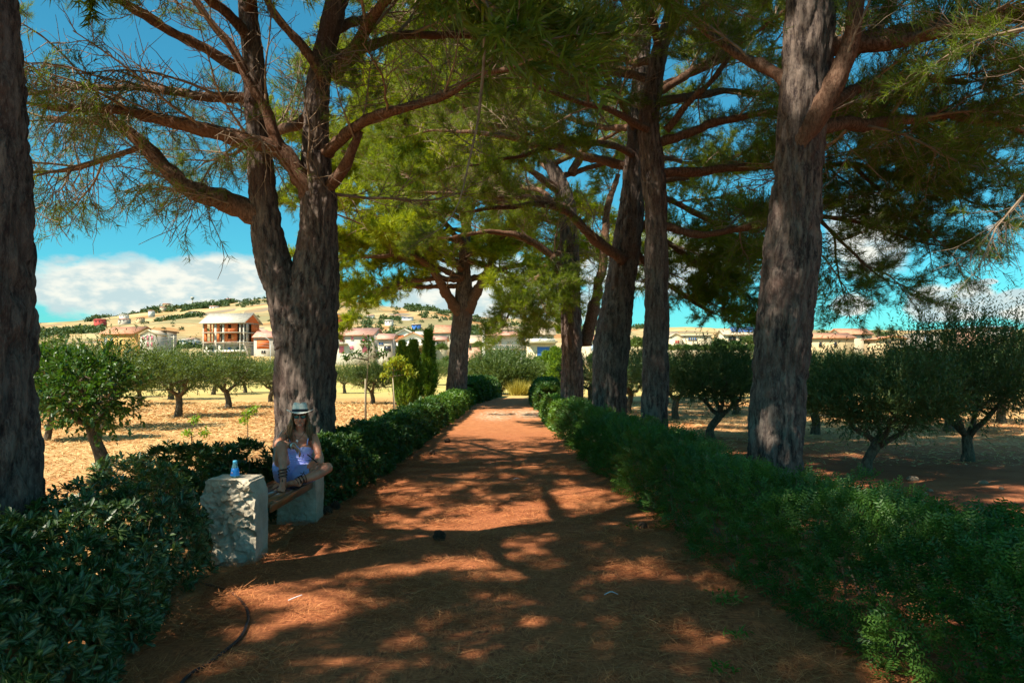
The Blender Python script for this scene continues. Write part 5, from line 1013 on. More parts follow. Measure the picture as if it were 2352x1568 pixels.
# sandals: sole and lacing
for an_, (heel, ball, f, s), up in ((anL, hl, np.array([0, 0, 1.0])), (anR2, hr, unit(np.array([0.1, -0.5, 0.85])))):
    m = MB(); out = [(-0.02, -0.026), (0.05, -0.030), (0.13, -0.040), (0.185, -0.036), (0.205, -0.01), (0.20, 0.022), (0.15, 0.040), (0.06, 0.030), (-0.02, 0.026), (-0.032, 0)]; base = heel-up*0.030
    V = [base+f*a_+s*b_ for a_, b_ in out]; V2 = [v-up*0.010 for v in V]; k = len(out); m.add(V+V2, [(i, k+i, k+(i+1) % k, (i+1) % k) for i in range(k)], [(0, i, i+1) for i in range(1, k-1)]+[(k, k+i+1, k+i) for i in range(1, k-1)]); sd = m.obj('sandal', BLACKL, woman)
    t = MB(); t.tube(spline([ball-s*0.042-up*0.012, ball+up*0.026+f*0.002, ball+s*0.042-up*0.012], 9), 0.0045, 5); t.tube(spline([ball+f*0.03-up*0.01, ball+up*0.022, heel*0.4+ball*0.6+up*0.036, an_+f*0.034], 10), 0.0042, 5)
    dl = unit((knL-anL) if up[2] > 0.95 else (knR-anR)); a1 = unit(np.cross(dl, f)); a2 = np.cross(dl, a1); hx = np.linspace(0, 6*np.pi, 50); rad = np.linspace(0.040, 0.047, 50)
    t.tube(an_+np.outer(np.linspace(-0.01, 0.085, 50), dl)+np.outer(np.cos(hx)*rad, a1)+np.outer(np.sin(hx)*rad, a2), 0.0038, 5); hx2 = -hx; t.tube(an_+np.outer(np.linspace(0.0, 0.095, 50), dl)+np.outer(np.cos(hx2)*rad, a1)+np.outer(np.sin(hx2)*rad, a2), 0.0038, 5)
    kn = an_+dl*0.092+a1*0.05; t.tube([kn, kn+a1*0.02-dl*0.03], 0.003, 5); t.tube([kn, kn+a1*0.02+dl*0.015], 0.003, 5); t.obj('laces', BLACKL, sd)
m = MB(); m.tube([J(706, 1043, 7.80)+WB, J(729, 1062, 7.83)+WB], [0.0055, 0.0065], 8); m.tube([J(697, 1044, 7.79)+WB, J(695, 1052, 7.79)+WB], [0.004, 0.002], 6); o = m.obj('stick', BLACKL, None, True); tag(o, 'thin dark stick held between the woman\'s hands', 'stick')

# ---------------------------------------------------------------- houses beyond the groves
def stuc(n, c, v=0.12): return plain(n, c, 0.9, 0.5, v, 0.3, 8)
CREAM = stuc('cream_wall', (0.60, 0.50, 0.34)); WHITEW = stuc('white_wall', (0.74, 0.70, 0.62)); GREYW = stuc('grey_render', (0.50, 0.44, 0.36), 0.2); TANW = stuc('tan_wall', (0.56, 0.42, 0.24)); OCHRE = stuc('ochre_wall', (0.60, 0.36, 0.13)); BRICKW = stuc('hollow_brick', (0.60, 0.15, 0.045), 0.2); CONC = stuc('bare_concrete', (0.52, 0.46, 0.37), 0.15)
ROSE = stuc('rose_shutter', (0.58, 0.16, 0.24)); REDW = stuc('red_wall', (0.42, 0.07, 0.06)); BLUEP = stuc('blue_paint', (0.05, 0.16, 0.48)); PALEB = stuc('pale_blue_wall', (0.42, 0.52, 0.66)); DARKG = plain('dark_window_glass', (0.03, 0.035, 0.045), 0.15, 2, 0.3); BLUEG = plain('blue_window_glass', (0.05, 0.14, 0.36), 0.12, 2, 0.3); WOODB = stuc('brown_wood', (0.18, 0.10, 0.06)); STEEL = plain('galvanised_steel', (0.50, 0.50, 0.50), 0.5)
def tilemat(name, a, b_):
    m, t, out = nodes(name); p = nd(t, 'ShaderNodeBsdfPrincipled'); w = nd(t, 'ShaderNodeTexWave', wave_type='BANDS', bands_direction='X'); w.inputs['Scale'].default_value = 1.4; w.inputs['Distortion'].default_value = 0.5
    c_ = nd(t, 'ShaderNodeTexCoord'); t.links.new(c_.outputs['Object'], w.inputs['Vector']); n = noise_tex(t, 1.1, 5); c = mixc(t, ramp(t, n, 0.3, 0.7), a, b_); t.links.new(c, p.inputs['Base Color']); p.inputs['Roughness'].default_value = 0.85
    t.links.new(bump(t, w.outputs['Fac'], 0.6, 0.08), p.inputs['Normal']); t.links.new(p.outputs[0], out.inputs[0]); return m
TILE = tilemat('terracotta_tiles', (0.50, 0.20, 0.10), (0.66, 0.32, 0.19)); TILEP = tilemat('pink_tiles', (0.58, 0.27, 0.19), (0.70, 0.38, 0.29)); SHEET = tilemat('cement_sheet', (0.46, 0.42, 0.34), (0.60, 0.55, 0.45)); OLDT = tilemat('old_tan_tiles', (0.52, 0.40, 0.27), (0.66, 0.50, 0.34))
def house(name, label, x0, x1, eave, bot, Y, depth, wall, roof=None, wins=(), cat='house', group=None, yaw=0.0, sink=6.0):
    """x0,x1,eave,bot: photograph px of the front wall; roof=(kind, rise, overhang, mat); wins rows (u0,u1,v0,v1,mat,kind) in fractions of the wall"""
    w = (x1-x0)/FPX*Y; a = P(x0, bot, Y); b = P(x1, bot, Y); h = (bot-eave)/FPX*Y; c = (a+b)/2; root = empty(name, c, label, cat, group, yaw)
    m = MB(); m.box((-w/2, 0, -sink), (w/2, depth, h)); kind, rise, ov, rm = roof or ('flat', 0.25, 0.25, CONC)
    if kind == 'front': m.add([(-w/2, 0, h), (w/2, 0, h), (0, 0, h+rise), (-w/2, depth, h), (w/2, depth, h), (0, depth, h+rise)], [], [(0, 1, 2), (4, 3, 5)])
    if kind == 'side': m.add([(-w/2, 0, h), (-w/2, depth, h), (-w/2, depth/2, h+rise), (w/2, 0, h), (w/2, depth, h), (w/2, depth/2, h+rise)], [], [(1, 0, 2), (3, 4, 5)])
    m.obj('wall', wall, root); th = 0.22; m = MB()
    if kind == 'front':
        s = rise/(w/2)
        for sg in (-1, 1): xo = sg*(w/2+ov); zo = h-ov*s; m.hexa([(0, -ov, h+rise), (xo, -ov, zo), (xo, depth+ov, zo), (0, depth+ov, h+rise), (0, -ov, h+rise+th), (xo, -ov, zo+th), (xo, depth+ov, zo+th), (0, depth+ov, h+rise+th)])
    elif kind == 'side':
        s = rise/(depth/2)
        for y0 in (-ov, depth+ov): zo = h-ov*s; m.hexa([(-w/2-ov, y0, zo), (w/2+ov, y0, zo), (w/2+ov, depth/2, h+rise), (-w/2-ov, depth/2, h+rise), (-w/2-ov, y0, zo+th), (w/2+ov, y0, zo+th), (w/2+ov, depth/2, h+rise+th), (-w/2-ov, depth/2, h+rise+th)])
    elif kind == 'shed': m.hexa([(-w/2-ov, -ov, h), (w/2+ov, -ov, h), (w/2+ov, depth, h+rise), (-w/2-ov, depth, h+rise), (-w/2-ov, -ov, h+th), (w/2+ov, -ov, h+th), (w/2+ov, depth, h+rise+th), (-w/2-ov, depth, h+rise+th)])
    else: m.box((-w/2-ov, -ov, h+0.01), (w/2+ov, depth+ov, h+rise))
    m.obj('roof', rm, root)
    for u0, u1, v0, v1, wm_, wk in wins:
        xa, xb, za, zb = -w/2+u0*w, -w/2+u1*w, v0*h, v1*h
        if wk in ('window', 'door', 'garage_door'):
            f = 0.09; m = MB()
            for q in (((xa-f, -0.08, za-f), (xa, 0.02, zb+f)), ((xb, -0.08, za-f), (xb+f, 0.02, zb+f)), ((xa, -0.08, zb), (xb, 0.02, zb+f)), ((xa, -0.10, za-f), (xb, 0.02, za))): m.box(*q)
            if wk == 'window' and xb-xa > 1.0: m.box(((xa+xb)/2-0.04, -0.07, za), ((xa+xb)/2+0.04, 0.02, zb))
            o = m.obj(wk, wall, root); m = MB(); m.box((xa, -0.03, za), (xb, 0.02, zb)); m.obj('pane' if wk == 'window' else 'leaf', wm_, o)
        elif wk == 'balcony':
            m = MB(); m.box((xa, -1.3, za-0.18), (xb, 0, za)); o = m.obj('balcony', CONC, root); m = MB(); r = (zb-za); m.box((xa, -1.3, za+r-0.08), (xb, -1.24, za+r))
            for k in range(int((xb-xa)/0.5)+1): x = xa+k*(xb-xa)/max(1, int((xb-xa)/0.5)); m.box((x-0.03, -1.29, za), (x+0.03, -1.25, za+r-0.08))
            m.obj('railing', wm_, o)
        elif wk == 'parapet': m = MB(); m.box((xa, -1.3, za-0.18), (xb, -1.15, zb)); m.box((xa, -1.15, za-0.18), (xb, 0, za)); m.obj('balcony', wm_, root)
        elif wk == 'canopy': m = MB(); m.hexa([(xa, -2.2, za), (xb, -2.2, za), (xb, 0, zb), (xa, 0, zb), (xa, -2.2, za+0.15), (xb, -2.2, za+0.15), (xb, 0, zb+0.15), (xa, 0, zb+0.15)]); m.obj('porch_roof', wm_, root)
        elif wk == 'panel': m = MB(); m.box((xa, -0.05, za), (xb, 0.02, zb)); m.obj('wall_panel', wm_, root)
    return root
W_ = 'window'
# unfinished brick block: slabs, columns, brick infill, real openings
def brick_block():
    Y = 250.0; x0, x1 = 459.0, 566.0; w = (x1-x0)/FPX*Y; base = P((x0+x1)/2, 812, Y); root = empty('apartment_block', base, 'unfinished three-storey block with orange brick infill and cement roof', 'building'); s = Y/FPX; D = 9.0
    zf = [0, (812-786)*s, (812-763)*s, (812-741)*s]; X = lambda px: (px-x0)*s-w/2
    m = MB(); m.box((-w/2, 0.5, -8), (w/2, D, zf[1]-0.2)); m.obj('ground_floor', CONC, root)
    for z in zf[1:3]:
        m = MB(); m.box((-w/2, -0.02, z-0.25), (w/2+0.6, D, z)); m.obj('slab', CONC, root)
        for a, b in ((463, 489), (500, 562)): m = MB(); m.box((X(a), -1.5, z-0.22), (X(b), -0.03, z-0.02)); m.obj('balcony', CONC, root)
    m = MB(); m.box((-w/2, 0, zf[3]-0.25), (w/2, D, zf[3])); m.obj('slab', CONC, root)
    for px, hw in ((460, 1.2), (492, 2.6), (512.5, 2.2), (556, 1.5), (565, 1.2)):
        m = MB(); m.box((X(px-hw), 0, -8), (X(px+hw), 0.5, zf[3]-0.26)); m.obj('column', CONC, root)
        m = MB(); m.box((X(px-hw), D-0.4, zf[1]), (X(px+hw), D, zf[3]-0.26)); m.obj('column', CONC, root)
    for f in (1, 2):
        z0, z1 = zf[f]+0.01, zf[f+1]-0.26
        for a, b, lo, hi in ((461.5, 469, 0, 1), (485, 489, 0, 1), (495, 501.5, 0, 1), (515, 524, 0, 1), (533, 548, 0, 1), (524, 533, 0, 0.42), (524, 533, 0.93, 1), (469, 485, 0, 0.06), (477, 480, 0.06, 1)):
            m = MB(); m.box((X(a), 0.15, z0+(z1-z0)*lo), (X(b), 0.42, z0+(z1-z0)*hi)); m.obj('brick_panel', BRICKW, root)
        m = MB(); m.box((-w/2, D-0.35, z0), (X(472), D-0.1, z1)); m.box((X(480), D-0.35, z0), (w/2, D-0.1, z1)); m.obj('rear_shade_panel', WOODB, root)  # dark colour stands in for shade at the back of the rooms
        m = MB(); m.box((w/2-0.05, 4.2, z0), (w/2+0.2, D-0.5, z1)); m.obj('brick_panel', BRICKW, root); m = MB(); m.box((w/2-0.05, 1.2, z0), (w/2+0.18, 2.4, z1)); m.obj('side_panel', CONC, root)
        m = MB(); m.box((X(490), 3.5, z0), (w/2-0.3, 3.7, z1)); m.obj('inner_shade_panel', WOODB, root)  # dark sheet put in for the unlit interior
    for a, b, v0, v1 in ((471, 484, 8, 15), (503, 507, 3, 14), (524, 531, 8, 14.5), (545, 551, 6, 15)):
        m = MB(); m.box((X(a), 0.40, v0*s), (X(b), 0.47, v1*s)); m.obj('window', DARKG if a != 524 else BLUEG, root)
    for a, b in ((470, 490), (500, 580)): m = MB(); m.box((X(a), -1.6, 3*s), (X(b), -1.45, 8*s)); m.box((X(a), -1.45, 3*s), (X(b), 0.45, 3.5*s)); m.obj('balcony', WHITEW, root)
    rise = (741-719)*s*1.0; ov = 0.9; m = MB(); th = 0.25; h = zf[3]+0.02; sl = rise/(D/2)
    for y0 in (-ov, D+ov): zo = h-ov*sl*0.5; m.hexa([(-w/2-ov, y0, zo), (w/2+ov, y0, zo), (w/2+ov, D/2, h+rise), (-w/2-ov*1.0, D/2, h+rise), (-w/2-ov, y0, zo+th), (w/2+ov, y0, zo+th), (w/2+ov, D/2, h+rise+th), (-w/2-ov, D/2, h+rise+th)])
    m.obj('roof', SHEET, root); m = MB(); m.add([(w/2+0.05, 0, h), (w/2+0.05, D, h), (w/2+0.05, D/2, h+rise), (w/2-0.2, 0, h), (w/2-0.2, D, h), (w/2-0.2, D/2, h+rise)], [], [(0, 1, 2), (4, 3, 5)]); m.obj('gable_panel', BRICKW, root)
    root.rotation_euler = (0, 0, math.radians(-14))
brick_block()
house('house', 'low house with salmon roof and brick infill, right of the unfinished block', 583, 632, 774, 812, 245, 9, GREYW, ('side', 1.9, 0.5, TILEP), [(0.14, 0.72, 0.30, 0.86, BRICKW, 'panel'), (0.36, 0.55, 0.02, 0.18, DARKG, W_)])
house('house', 'little ochre gable behind the salmon roof', 583, 607, 765, 790, 262, 8, OCHRE, ('front', 1.4, 0.4, TILEP))
house('house', 'ochre house with orange tiled roof, showing over the left olives', 225, 313, 766, 800, 215, 10, OCHRE, ('side', 2.0, 0.6, TILE), [(0.1, 0.2, 0.2, 0.75, PALEB, W_), (0.3, 0.37, 0.2, 0.75, PALEB, W_)], yaw=-0.25)
house('house', 'grey unfinished gabled house with rose shutters, left of the utility pole', 322, 358, 768, 802, 210, 7, GREYW, ('front', 1.2, 0.3, OLDT), [(0.12, 0.24, 0.62, 0.85, ROSE, W_), (0.42, 0.55, 0.62, 0.92, ROSE, W_), (0.7, 0.82, 0.62, 0.92, ROSE, W_), (0.42, 0.55, 0.2, 0.5, ROSE, W_), (0.7, 0.82, 0.2, 0.5, ROSE, W_)])
house('house', 'dark flat-roofed grey house behind the rose-shuttered gable', 345, 378, 762, 800, 219, 8, GREYW, ('flat', 0.4, 0.5, WOODB), [(0.55, 0.9, 0.1, 0.6, DARKG, W_)])
house('house', 'long grey house with rose shutters and pink roof, right of the forked pine', 742, 856, 769, 812, 185, 9, stuc('pale_grey_wall', (0.54, 0.50, 0.42)), ('side', 1.7, 0.55, TILEP),
      [(0.33, 0.43, 0.63, 0.93, ROSE, 'door'), (0.57, 0.62, 0.72, 0.93, ROSE, W_), (0.80, 0.90, 0.63, 0.93, ROSE, 'door'), (0.32, 0.42, 0.05, 0.42, ROSE, 'door'), (0.54, 0.62, 0.22, 0.40, ROSE, W_), (0.80, 0.90, 0.05, 0.40, ROSE, 'door'), (0.26, 0.5, 0.54, 0.60, CONC, 'balcony'), (0.74, 0.98, 0.54, 0.60, CONC, 'balcony')], yaw=-0.12)
house('tower_block', 'narrow brick tower under construction, behind the pink-roofed long house', 752, 775, 722, 770, 240, 8, BRICKW, ('flat', 0.4, 0.2, CONC), [(0.3, 0.42, 0.6, 0.9, DARKG, W_), (0.68, 0.8, 0.6, 0.9, DARKG, W_), (0.3, 0.42, 0.12, 0.42, DARKG, W_), (0.68, 0.8, 0.12, 0.42, DARKG, W_)], cat='tower')
house('house', 'small house with pink roof and tan gable, between the long house and the white house', 868, 900, 778, 810, 180, 7, GREYW, ('side', 1.2, 0.5, TILEP), [(0.05, 0.4, 0.55, 0.75, BLUEG, W_), (0.45, 0.95, 0.08, 0.5, DARKG, 'garage_door')])
house('house', 'house with bright orange brick gable behind the white house', 906, 952, 769, 800, 205, 9, WHITEW, ('front', 1.5, 0.5, SHEET), [(0.05, 0.47, 0.45, 0.98, BRICKW, 'panel'), (0.53, 0.95, 0.45, 0.98, BRICKW, 'panel')])
house('house', 'dark brick wing with pale roof, adjoining the orange gable', 953, 981, 769, 800, 207, 8, stuc('dark_brick', (0.30, 0.14, 0.10)), ('side', 1.0, 0.4, SHEET), [(0.4, 0.6, 0.5, 0.9, PALEB, W_)])
house('house', 'white gabled house with two small shuttered windows and a porch', 913, 985, 781, 815, 170, 9, WHITEW, ('front', 1.6, 0.5, TILE), [(0.38, 0.45, 0.86, 1.08, DARKG, W_), (0.52, 0.59, 0.86, 1.08, DARKG, W_), (0.40, 1.25, 0.60, 0.78, SHEET, 'canopy'), (0.68, 0.80, 0.1, 0.5, WOODB, 'door'), (0.86, 0.97, 0.1, 0.5, PALEB, W_), (0.93, 1.0, 0.75, 0.92, BLUEP, W_)])
house('house', 'low house with salmon roof, right of the tallest cypress', 994, 1022, 781, 806, 176, 7, CREAM, ('side', 0.9, 0.4, TILEP), [(0.3, 0.5, 0.4, 0.8, DARKG, W_)])
house('house', 'house with big orange roof, left of the far left pine', 998, 1046, 764, 790, 222, 12, CREAM, ('side', 2.4, 0.4, TILE), [(0.2, 0.3, 0.3, 0.7, DARKG, W_), (0.6, 0.7, 0.3, 0.7, DARKG, W_)])
house('house', 'low house with pale tiled roof, right of the far left pine', 1066, 1106, 787, 812, 185, 8, stuc('pinkish_wall', (0.58, 0.34, 0.24)), ('side', 1.8, 0.5, OLDT), [(0.3, 0.4, 0.4, 0.75, DARKG, W_)])
# the large white house above the path's end
hw = house('house', 'large two-storey white house with blue-shaded lower storey and long balcony above the path end', 1112, 1208, 757, 838, 185, 10, WHITEW, ('shed', 1.1, 0.35, OLDT),
      [(0.10, 0.18, 0.50, 0.66, TANW, 'door'), (0.10, 0.145, 0.60, 0.67, DARKG, W_), (0.36, 0.41, 0.54, 0.67, TANW, W_), (0.56, 0.64, 0.55, 0.67, GREYW, W_), (0.05, 0.99, 0.17, 0.42, PALEB, 'panel'), (0.14, 0.22, 0.33, 0.40, DARKG, W_), (0.56, 0.65, 0.32, 0.40, DARKG, W_), (0.06, 1.0, 0.455, 0.57, stuc('pale_railing', (0.62, 0.50, 0.44)), 'balcony'), (0.03, 0.97, 0.82, 0.94, TILEP, 'canopy')], cat='house')  # lower pale blue panel is the storey's bluish shade, put in as colour
m = MB(); Yb = 185.0; wb = (1208-1112)/FPX*Yb; m.box((-wb/2-0.4, -1.6, -6), (-wb/2+0.25, 0, (838-758)/FPX*Yb)); m.obj('side_wall', WHITEW, hw); m = MB(); m.box((-wb/2+1.5, -3.2, -6), (wb/2, -1.9, (838-822)/FPX*Yb)); m.obj('terrace_wall', WHITEW, hw)
rngr = np.random.RandomState(3)
for k in range(26):
    o = link('roof_stone', RK[k % 3], hw, (rngr.uniform(-wb/2, wb/2), rngr.uniform(0.2, 6), 0)); o.location.z = (838-757)/FPX*Yb+0.32+1.1*(o.location.y+0.35)/10.35; s_ = rngr.uniform(0.18, 0.3); o.scale = (s_*1.4, s_, s_)
house('house', 'right wing with blue garage door and terrace, beside the large white house', 1210, 1276, 786, 836, 181, 9, CREAM, ('flat', 0.35, 0.5, CONC), [(0.36, 0.80, 0.24, 0.80, BLUEP, 'garage_door'), (0.02, 0.98, 1.0, 1.16, WHITEW, 'parapet')])
house('house', 'upper storey with weathered tiles behind the garage terrace', 1212, 1272, 768, 800, 188, 8, CREAM, ('side', 1.8, 0.5, OLDT), [(0.1, 0.2, 0.3, 0.8, DARKG, W_), (0.45, 0.55, 0.3, 0.8, PALEB, W_), (0.75, 0.85, 0.3, 0.8, DARKG, W_)])
house('house', 'red-roofed cream house glimpsed between the third and fourth right pines', 1338, 1372, 780, 816, 190, 8, CREAM, ('side', 1.2, 0.5, TILE), [(0.55, 0.75, 0.3, 0.7, PALEB, W_), (0.5, 1.0, 0.18, 0.3, WHITEW, 'balcony')])
house('house', 'long cream house with a row of blue window panes, between the right pines', 1566, 1634, 771, 800, 235, 8, CREAM, ('flat', 0.3, 0.4, CONC), [(0.22, 0.29, 0.62, 0.88, BLUEG, W_), (0.29, 0.36, 0.62, 0.88, BLUEG, W_), (0.36, 0.43, 0.62, 0.88, BLUEG, W_), (0.43, 0.50, 0.62, 0.88, BLUEG, W_), (0.18, 0.24, 0.18, 0.25, DARKG, W_), (0.6, 0.66, 0.18, 0.25, DARKG, W_)])
house('house', 'cream gabled end with red shutter, left end of the long cream house', 1540, 1566, 773, 800, 232, 8, CREAM, ('front', 1.0, 0.3, OLDT), [(0.42, 0.78, 0.42, 0.68, REDW, W_), (0.5, 0.9, 0.04, 0.2, REDW, 'door')])
house('house', 'weathered tile-roofed house under the pine lobe, left of the cream gable', 1512, 1560, 772, 800, 262, 9, GREYW, ('side', 1.6, 0.4, OLDT), [(0.2, 0.35, 0.3, 0.7, DARKG, W_)])
sp = house('house', 'house with blue solar panels on its roof, left of the thick near pine', 1664, 1752, 768, 796, 262, 10, CREAM, ('side', 1.8, 0.6, OLDT), [(0.1, 0.3, 0.45, 0.85, DARKG, W_), (0.4, 0.6, 0.45, 0.85, DARKG, W_), (0.68, 0.8, 0.3, 0.85, TANW, 'door')])
for k in range(8):
    for r_ in range(2):
        m = MB(); m.hexa([(-1.0, 0, 0), (-0.05, 0, 0), (-0.05, 1.5, 0.9), (-1.0, 1.5, 0.9), (-1.0, 0, 0.06), (-0.05, 0, 0.06), (-0.05, 1.5, 0.96), (-1.0, 1.5, 0.96)]); o = m.obj('solar_panel', BLUEG, sp); o.location = (-2.6+k*1.06, 1.6+r_*1.6, (796-768)/FPX*262+0.95+r_*1.0)
house('house', 'wide house with red tiled roof, behind the low-forked right olive', 1846, 1962, 776, 806, 205, 10, TANW, ('side', 1.4, 0.5, TILE), [(0.3, 0.36, 0.3, 0.7, DARKG, W_), (0.6, 0.66, 0.3, 0.7, DARKG, W_)])
house('house', 'raised red hipped roof storey left of the palms', 1934, 2003, 767, 806, 214, 9, CREAM, ('side', 1.6, 0.5, TILE), [(0.3, 0.4, 0.75, 0.95, DARKG, W_), (0.65, 0.75, 0.75, 0.95, DARKG, W_)])
house('house', 'tan brick house with low gable, below the two palms', 2020, 2082, 778, 808, 200, 9, TANW, ('front', 0.7, 0.6, TILE), [(0.35, 0.44, 0.6, 0.85, DARKG, W_), (0.75, 0.85, 0.5, 0.9, DARKG, W_), (0.3, 0.95, 0.36, 0.42, CONC, 'parapet')])
house('house', 'small low-gabled house right of the tan brick one', 2076, 2112, 777, 800, 225, 8, GREYW, ('front', 0.8, 0.5, WOODB), [(0.3, 0.5, 0.2, 0.7, DARKG, W_)])
house('house', 'grey stepped house half hidden behind the tall right olive', 2114, 2160, 764, 806, 215, 9, GREYW, ('shed', 0.8, 0.5, OLDT), [(0.2, 0.4, 0.5, 0.8, PALEB, W_)])
house('house', 'pale house with flat blue-grey roof at the right, above the tall olive', 2240, 2330, 752, 806, 230, 10, stuc('pinkish_wall', (0.58, 0.34, 0.24)), ('flat', 0.4, 0.7, PALEB), [(0.1, 0.9, 0.55, 0.85, WHITEW, 'panel'), (0.25, 0.4, 0.6, 0.85, DARKG, W_)])
# houses dotted over the hill
def hill_house(label, px, py, w, h, wall, rm, Y, kind='side'):
    house('hill_house', label, px-w/2, px+w/2, py-h*0.55, py+h*0.3, Y, 8, wall, (kind, h*0.22/FPX*Y*1.2, 0.4, rm), [(0.2, 0.32, 0.35, 0.7, DARKG, W_), (0.6, 0.72, 0.35, 0.7, DARKG, W_)], 'house', 'houses on the hillside')
for a in (('bright red house on the left hillside', 225, 740, 20, 10, REDW, REDW, 700), ('white box-shaped house on the left hillside, above the pinkish one', 281, 727, 14, 7, WHITEW, CONC, 820), ('pinkish house on the left hillside, below the white box', 281, 737, 20, 8, GREYW, TILEP, 720),
          ('white cottage with red roof low on the hill, left of the unfinished block', 420, 786, 16, 9, WHITEW, SHEET, 330), ('red-roofed shed right beside the white cottage', 437, 782, 12, 7, WHITEW, TILEP, 335), ('red-roofed house among trees near the ridge', 380, 701, 14, 6, TANW, TILE, 1150),
          ('pink-roofed house just above the unfinished block', 490, 707, 18, 6, WHITEW, TILEP, 1000), ('small house on the ridge, right of the water tower', 525, 689, 12, 5, stuc('violet_wall', (0.25, 0.2, 0.35)), TILE, 1230), ('dark-roofed farmhouse beside the ploughed field', 441, 718, 16, 5, WHITEW, WOODB, 900),
          ('tiny white house high on the left slope, below the ridge trees', 345, 716, 9, 5, WHITEW, TILE, 1000), ('tan farmhouse on the left slope, right of the pinkish one', 318, 733, 12, 6, TANW, TILE, 760), ('pale house at the foot of the ridge, left of the mast', 372, 708, 10, 5, CREAM, TILEP, 1080), ('little red-roofed house beside the forked pine, high on the hill', 575, 694, 10, 5, WHITEW, TILE, 1150), ('white villa among scrub on the central hill', 850, 728, 14, 7, WHITEW, TILEP, 800), ('cream house on the central hill, left of the blue-roofed shed', 912, 727, 11, 6, CREAM, TILE, 850), ('white house near the skyline, above the blue-walled one', 975, 736, 14, 6, WHITEW, TILE, 800),
          ('square pale house alone in the field above the white house', 892, 741, 16, 9, WHITEW, CONC, 620), ('long blue-roofed shed on the central hill', 935, 731, 24, 4, WHITEW, BLUEP, 760), ('blue-walled house on the central hill, right of the square one', 955, 749, 18, 7, BLUEP, OLDT, 560), ('lilac house low on the central hill, behind the brick tower', 790, 752, 20, 8, stuc('lilac_wall', (0.5, 0.42, 0.55)), CONC, 520),
          ('flat house on the skyline left of the far left pine', 1022, 731, 14, 6, CREAM, CONC, 950), ('leftmost small house of the skyline cluster over the white house', 1104, 744, 10, 7, WHITEW, CONC, 800), ('blue-shaded house of the skyline cluster', 1122, 743, 16, 8, stuc('violet_wall', (0.25, 0.2, 0.35)), CONC, 780), ('pink-topped house of the skyline cluster', 1142, 744, 16, 7, WHITEW, TILEP, 760), ('rightmost house of the skyline cluster', 1164, 745, 14, 7, CREAM, OLDT, 760)):
    hill_house(*a)
# water tower, masts, poles and lamp
def ground_of(px, Y): x = (px-1176)/FPX*Y; return np.array([x, Y, float(tz(np.array([x]), np.array([Y]))[0])])
def pole_at(name, label, cat, px, ptop, Y, r, mat, extra=None):
    b = ground_of(px, Y); t = P(px, ptop, Y); H = max(2.0, t[2]-b[2]); root = empty(name, b, label, cat); m = MB(); m.tube([(0, 0, -1), (0, 0, H)], [r, r*0.7], 8); m.obj('pole', mat, root)
    if extra: extra(root, H)
    return root
def wt(root, H): m = MB(); m.lathe([(0.6, H-1), (2.2, H+1.5), (2.8, H+2), (2.8, H+4), (0, H+4.6)], n=14); m.obj('tank', CONC, root)
pole_at('water_tower', 'slender water tower on the hill ridge', 'tower', 442, 688, 1240, 1.0, CONC, wt)
pole_at('mast', 'thin lattice mast on the ridge, left of the water tower', 'mast', 394, 690, 1200, 0.3, STEEL); pole_at('mast', 'thin mast above the trees on the left hillside', 'mast', 260, 712, 1150, 0.3, STEEL)
def cross(root, H): m = MB(); m.box((-0.7, -0.08, H-0.5), (0.7, 0.08, H-0.35)); m.obj('crossarm', CONC, root)
pole_at('utility_pole', 'concrete utility pole left of the unfinished block', 'utility pole', 399, 770, 190, 0.16, CONC, cross)
pole_at('utility_pole', 'thin pole in front of the unfinished block', 'utility pole', 551, 782, 180, 0.10, CONC, cross)
def lamp(root, H): m = MB(); m.tube(spline([(0, 0, H-0.2), (-0.15, 0, H+0.6), (-0.8, 0, H+1.25), (-1.8, 0, H+1.5)], 10), 0.06, 6); m.obj('arm', STEEL, root, True); m = MB(); m.ell((-2.0, 0, H+1.5), (0.4, 0.16, 0.11)); m.obj('lamp_head', STEEL, root, True)
pole_at('street_lamp', 'curved-arm street lamp right of the unfinished block', 'street lamp', 621, 790, 150, 0.08, STEEL, lamp)
m = MB()
for dz in (0, 0.6): a = P(300, 791, 190); c_ = P(399, 773, 190); d_ = P(551, 784, 180); e_ = P(640, 792, 175); m.tube(spline([a-[0, 0, dz], c_-[0, 0, dz], (c_+d_)/2-[0, 0, dz+0.8], d_-[0, 0, dz], e_-[0, 0, dz]], 30), 0.03, 4)
tag(m.obj('power_line', plain('cable', (0.3, 0.3, 0.3), 0.6), None), 'power cables slung between the poles in front of the unfinished block', 'cable')
# palms
def palm(label, px, ptop, Y):
    b = ground_of(px, Y); t = P(px, ptop+12, Y); H = t[2]-b[2]; root = empty('palm_tree', b, label, 'palm tree', 'two palms on the skyline'); rng = np.random.RandomState(px); m = MB(); m.tube([(0, 0, -0.5), (0, 0, H)], [0.4, 0.35], 10); m.obj('trunk', OBARK, root, True); V0 = []; F0 = []; nV = 0
    for k in range(70):
        a = rng.rand()*6.283; e = rng.uniform(-0.9, 1.3); p = walk((0, 0, H), (math.cos(a)*math.cos(e), math.sin(a)*math.cos(e), math.sin(e)), 1.7, rng, 6, 0.03, 0, 0.22)
        for i in range(1, 6):
            n = 10; ax = unit(p[i]-p[i-1]); D = unit(ax*0.5+perp(np.repeat(ax[None], n, 0), rng)); V, F = slivers(np.repeat(p[i][None], n, 0), D, np.full(n, 0.42), np.full(n, 0.06), rng); V0.append(V); F0.append(F+nV); nV += len(V)
    link('crown', fast_mesh('crown', np.concatenate(V0), [np.concatenate(F0)], FAROAK, {'rnd': rng.rand(nV)}), root)
palm('left palm of the pair on the right skyline', 2018, 748, 235); palm('right palm of the pair on the right skyline', 2048, 748, 235)
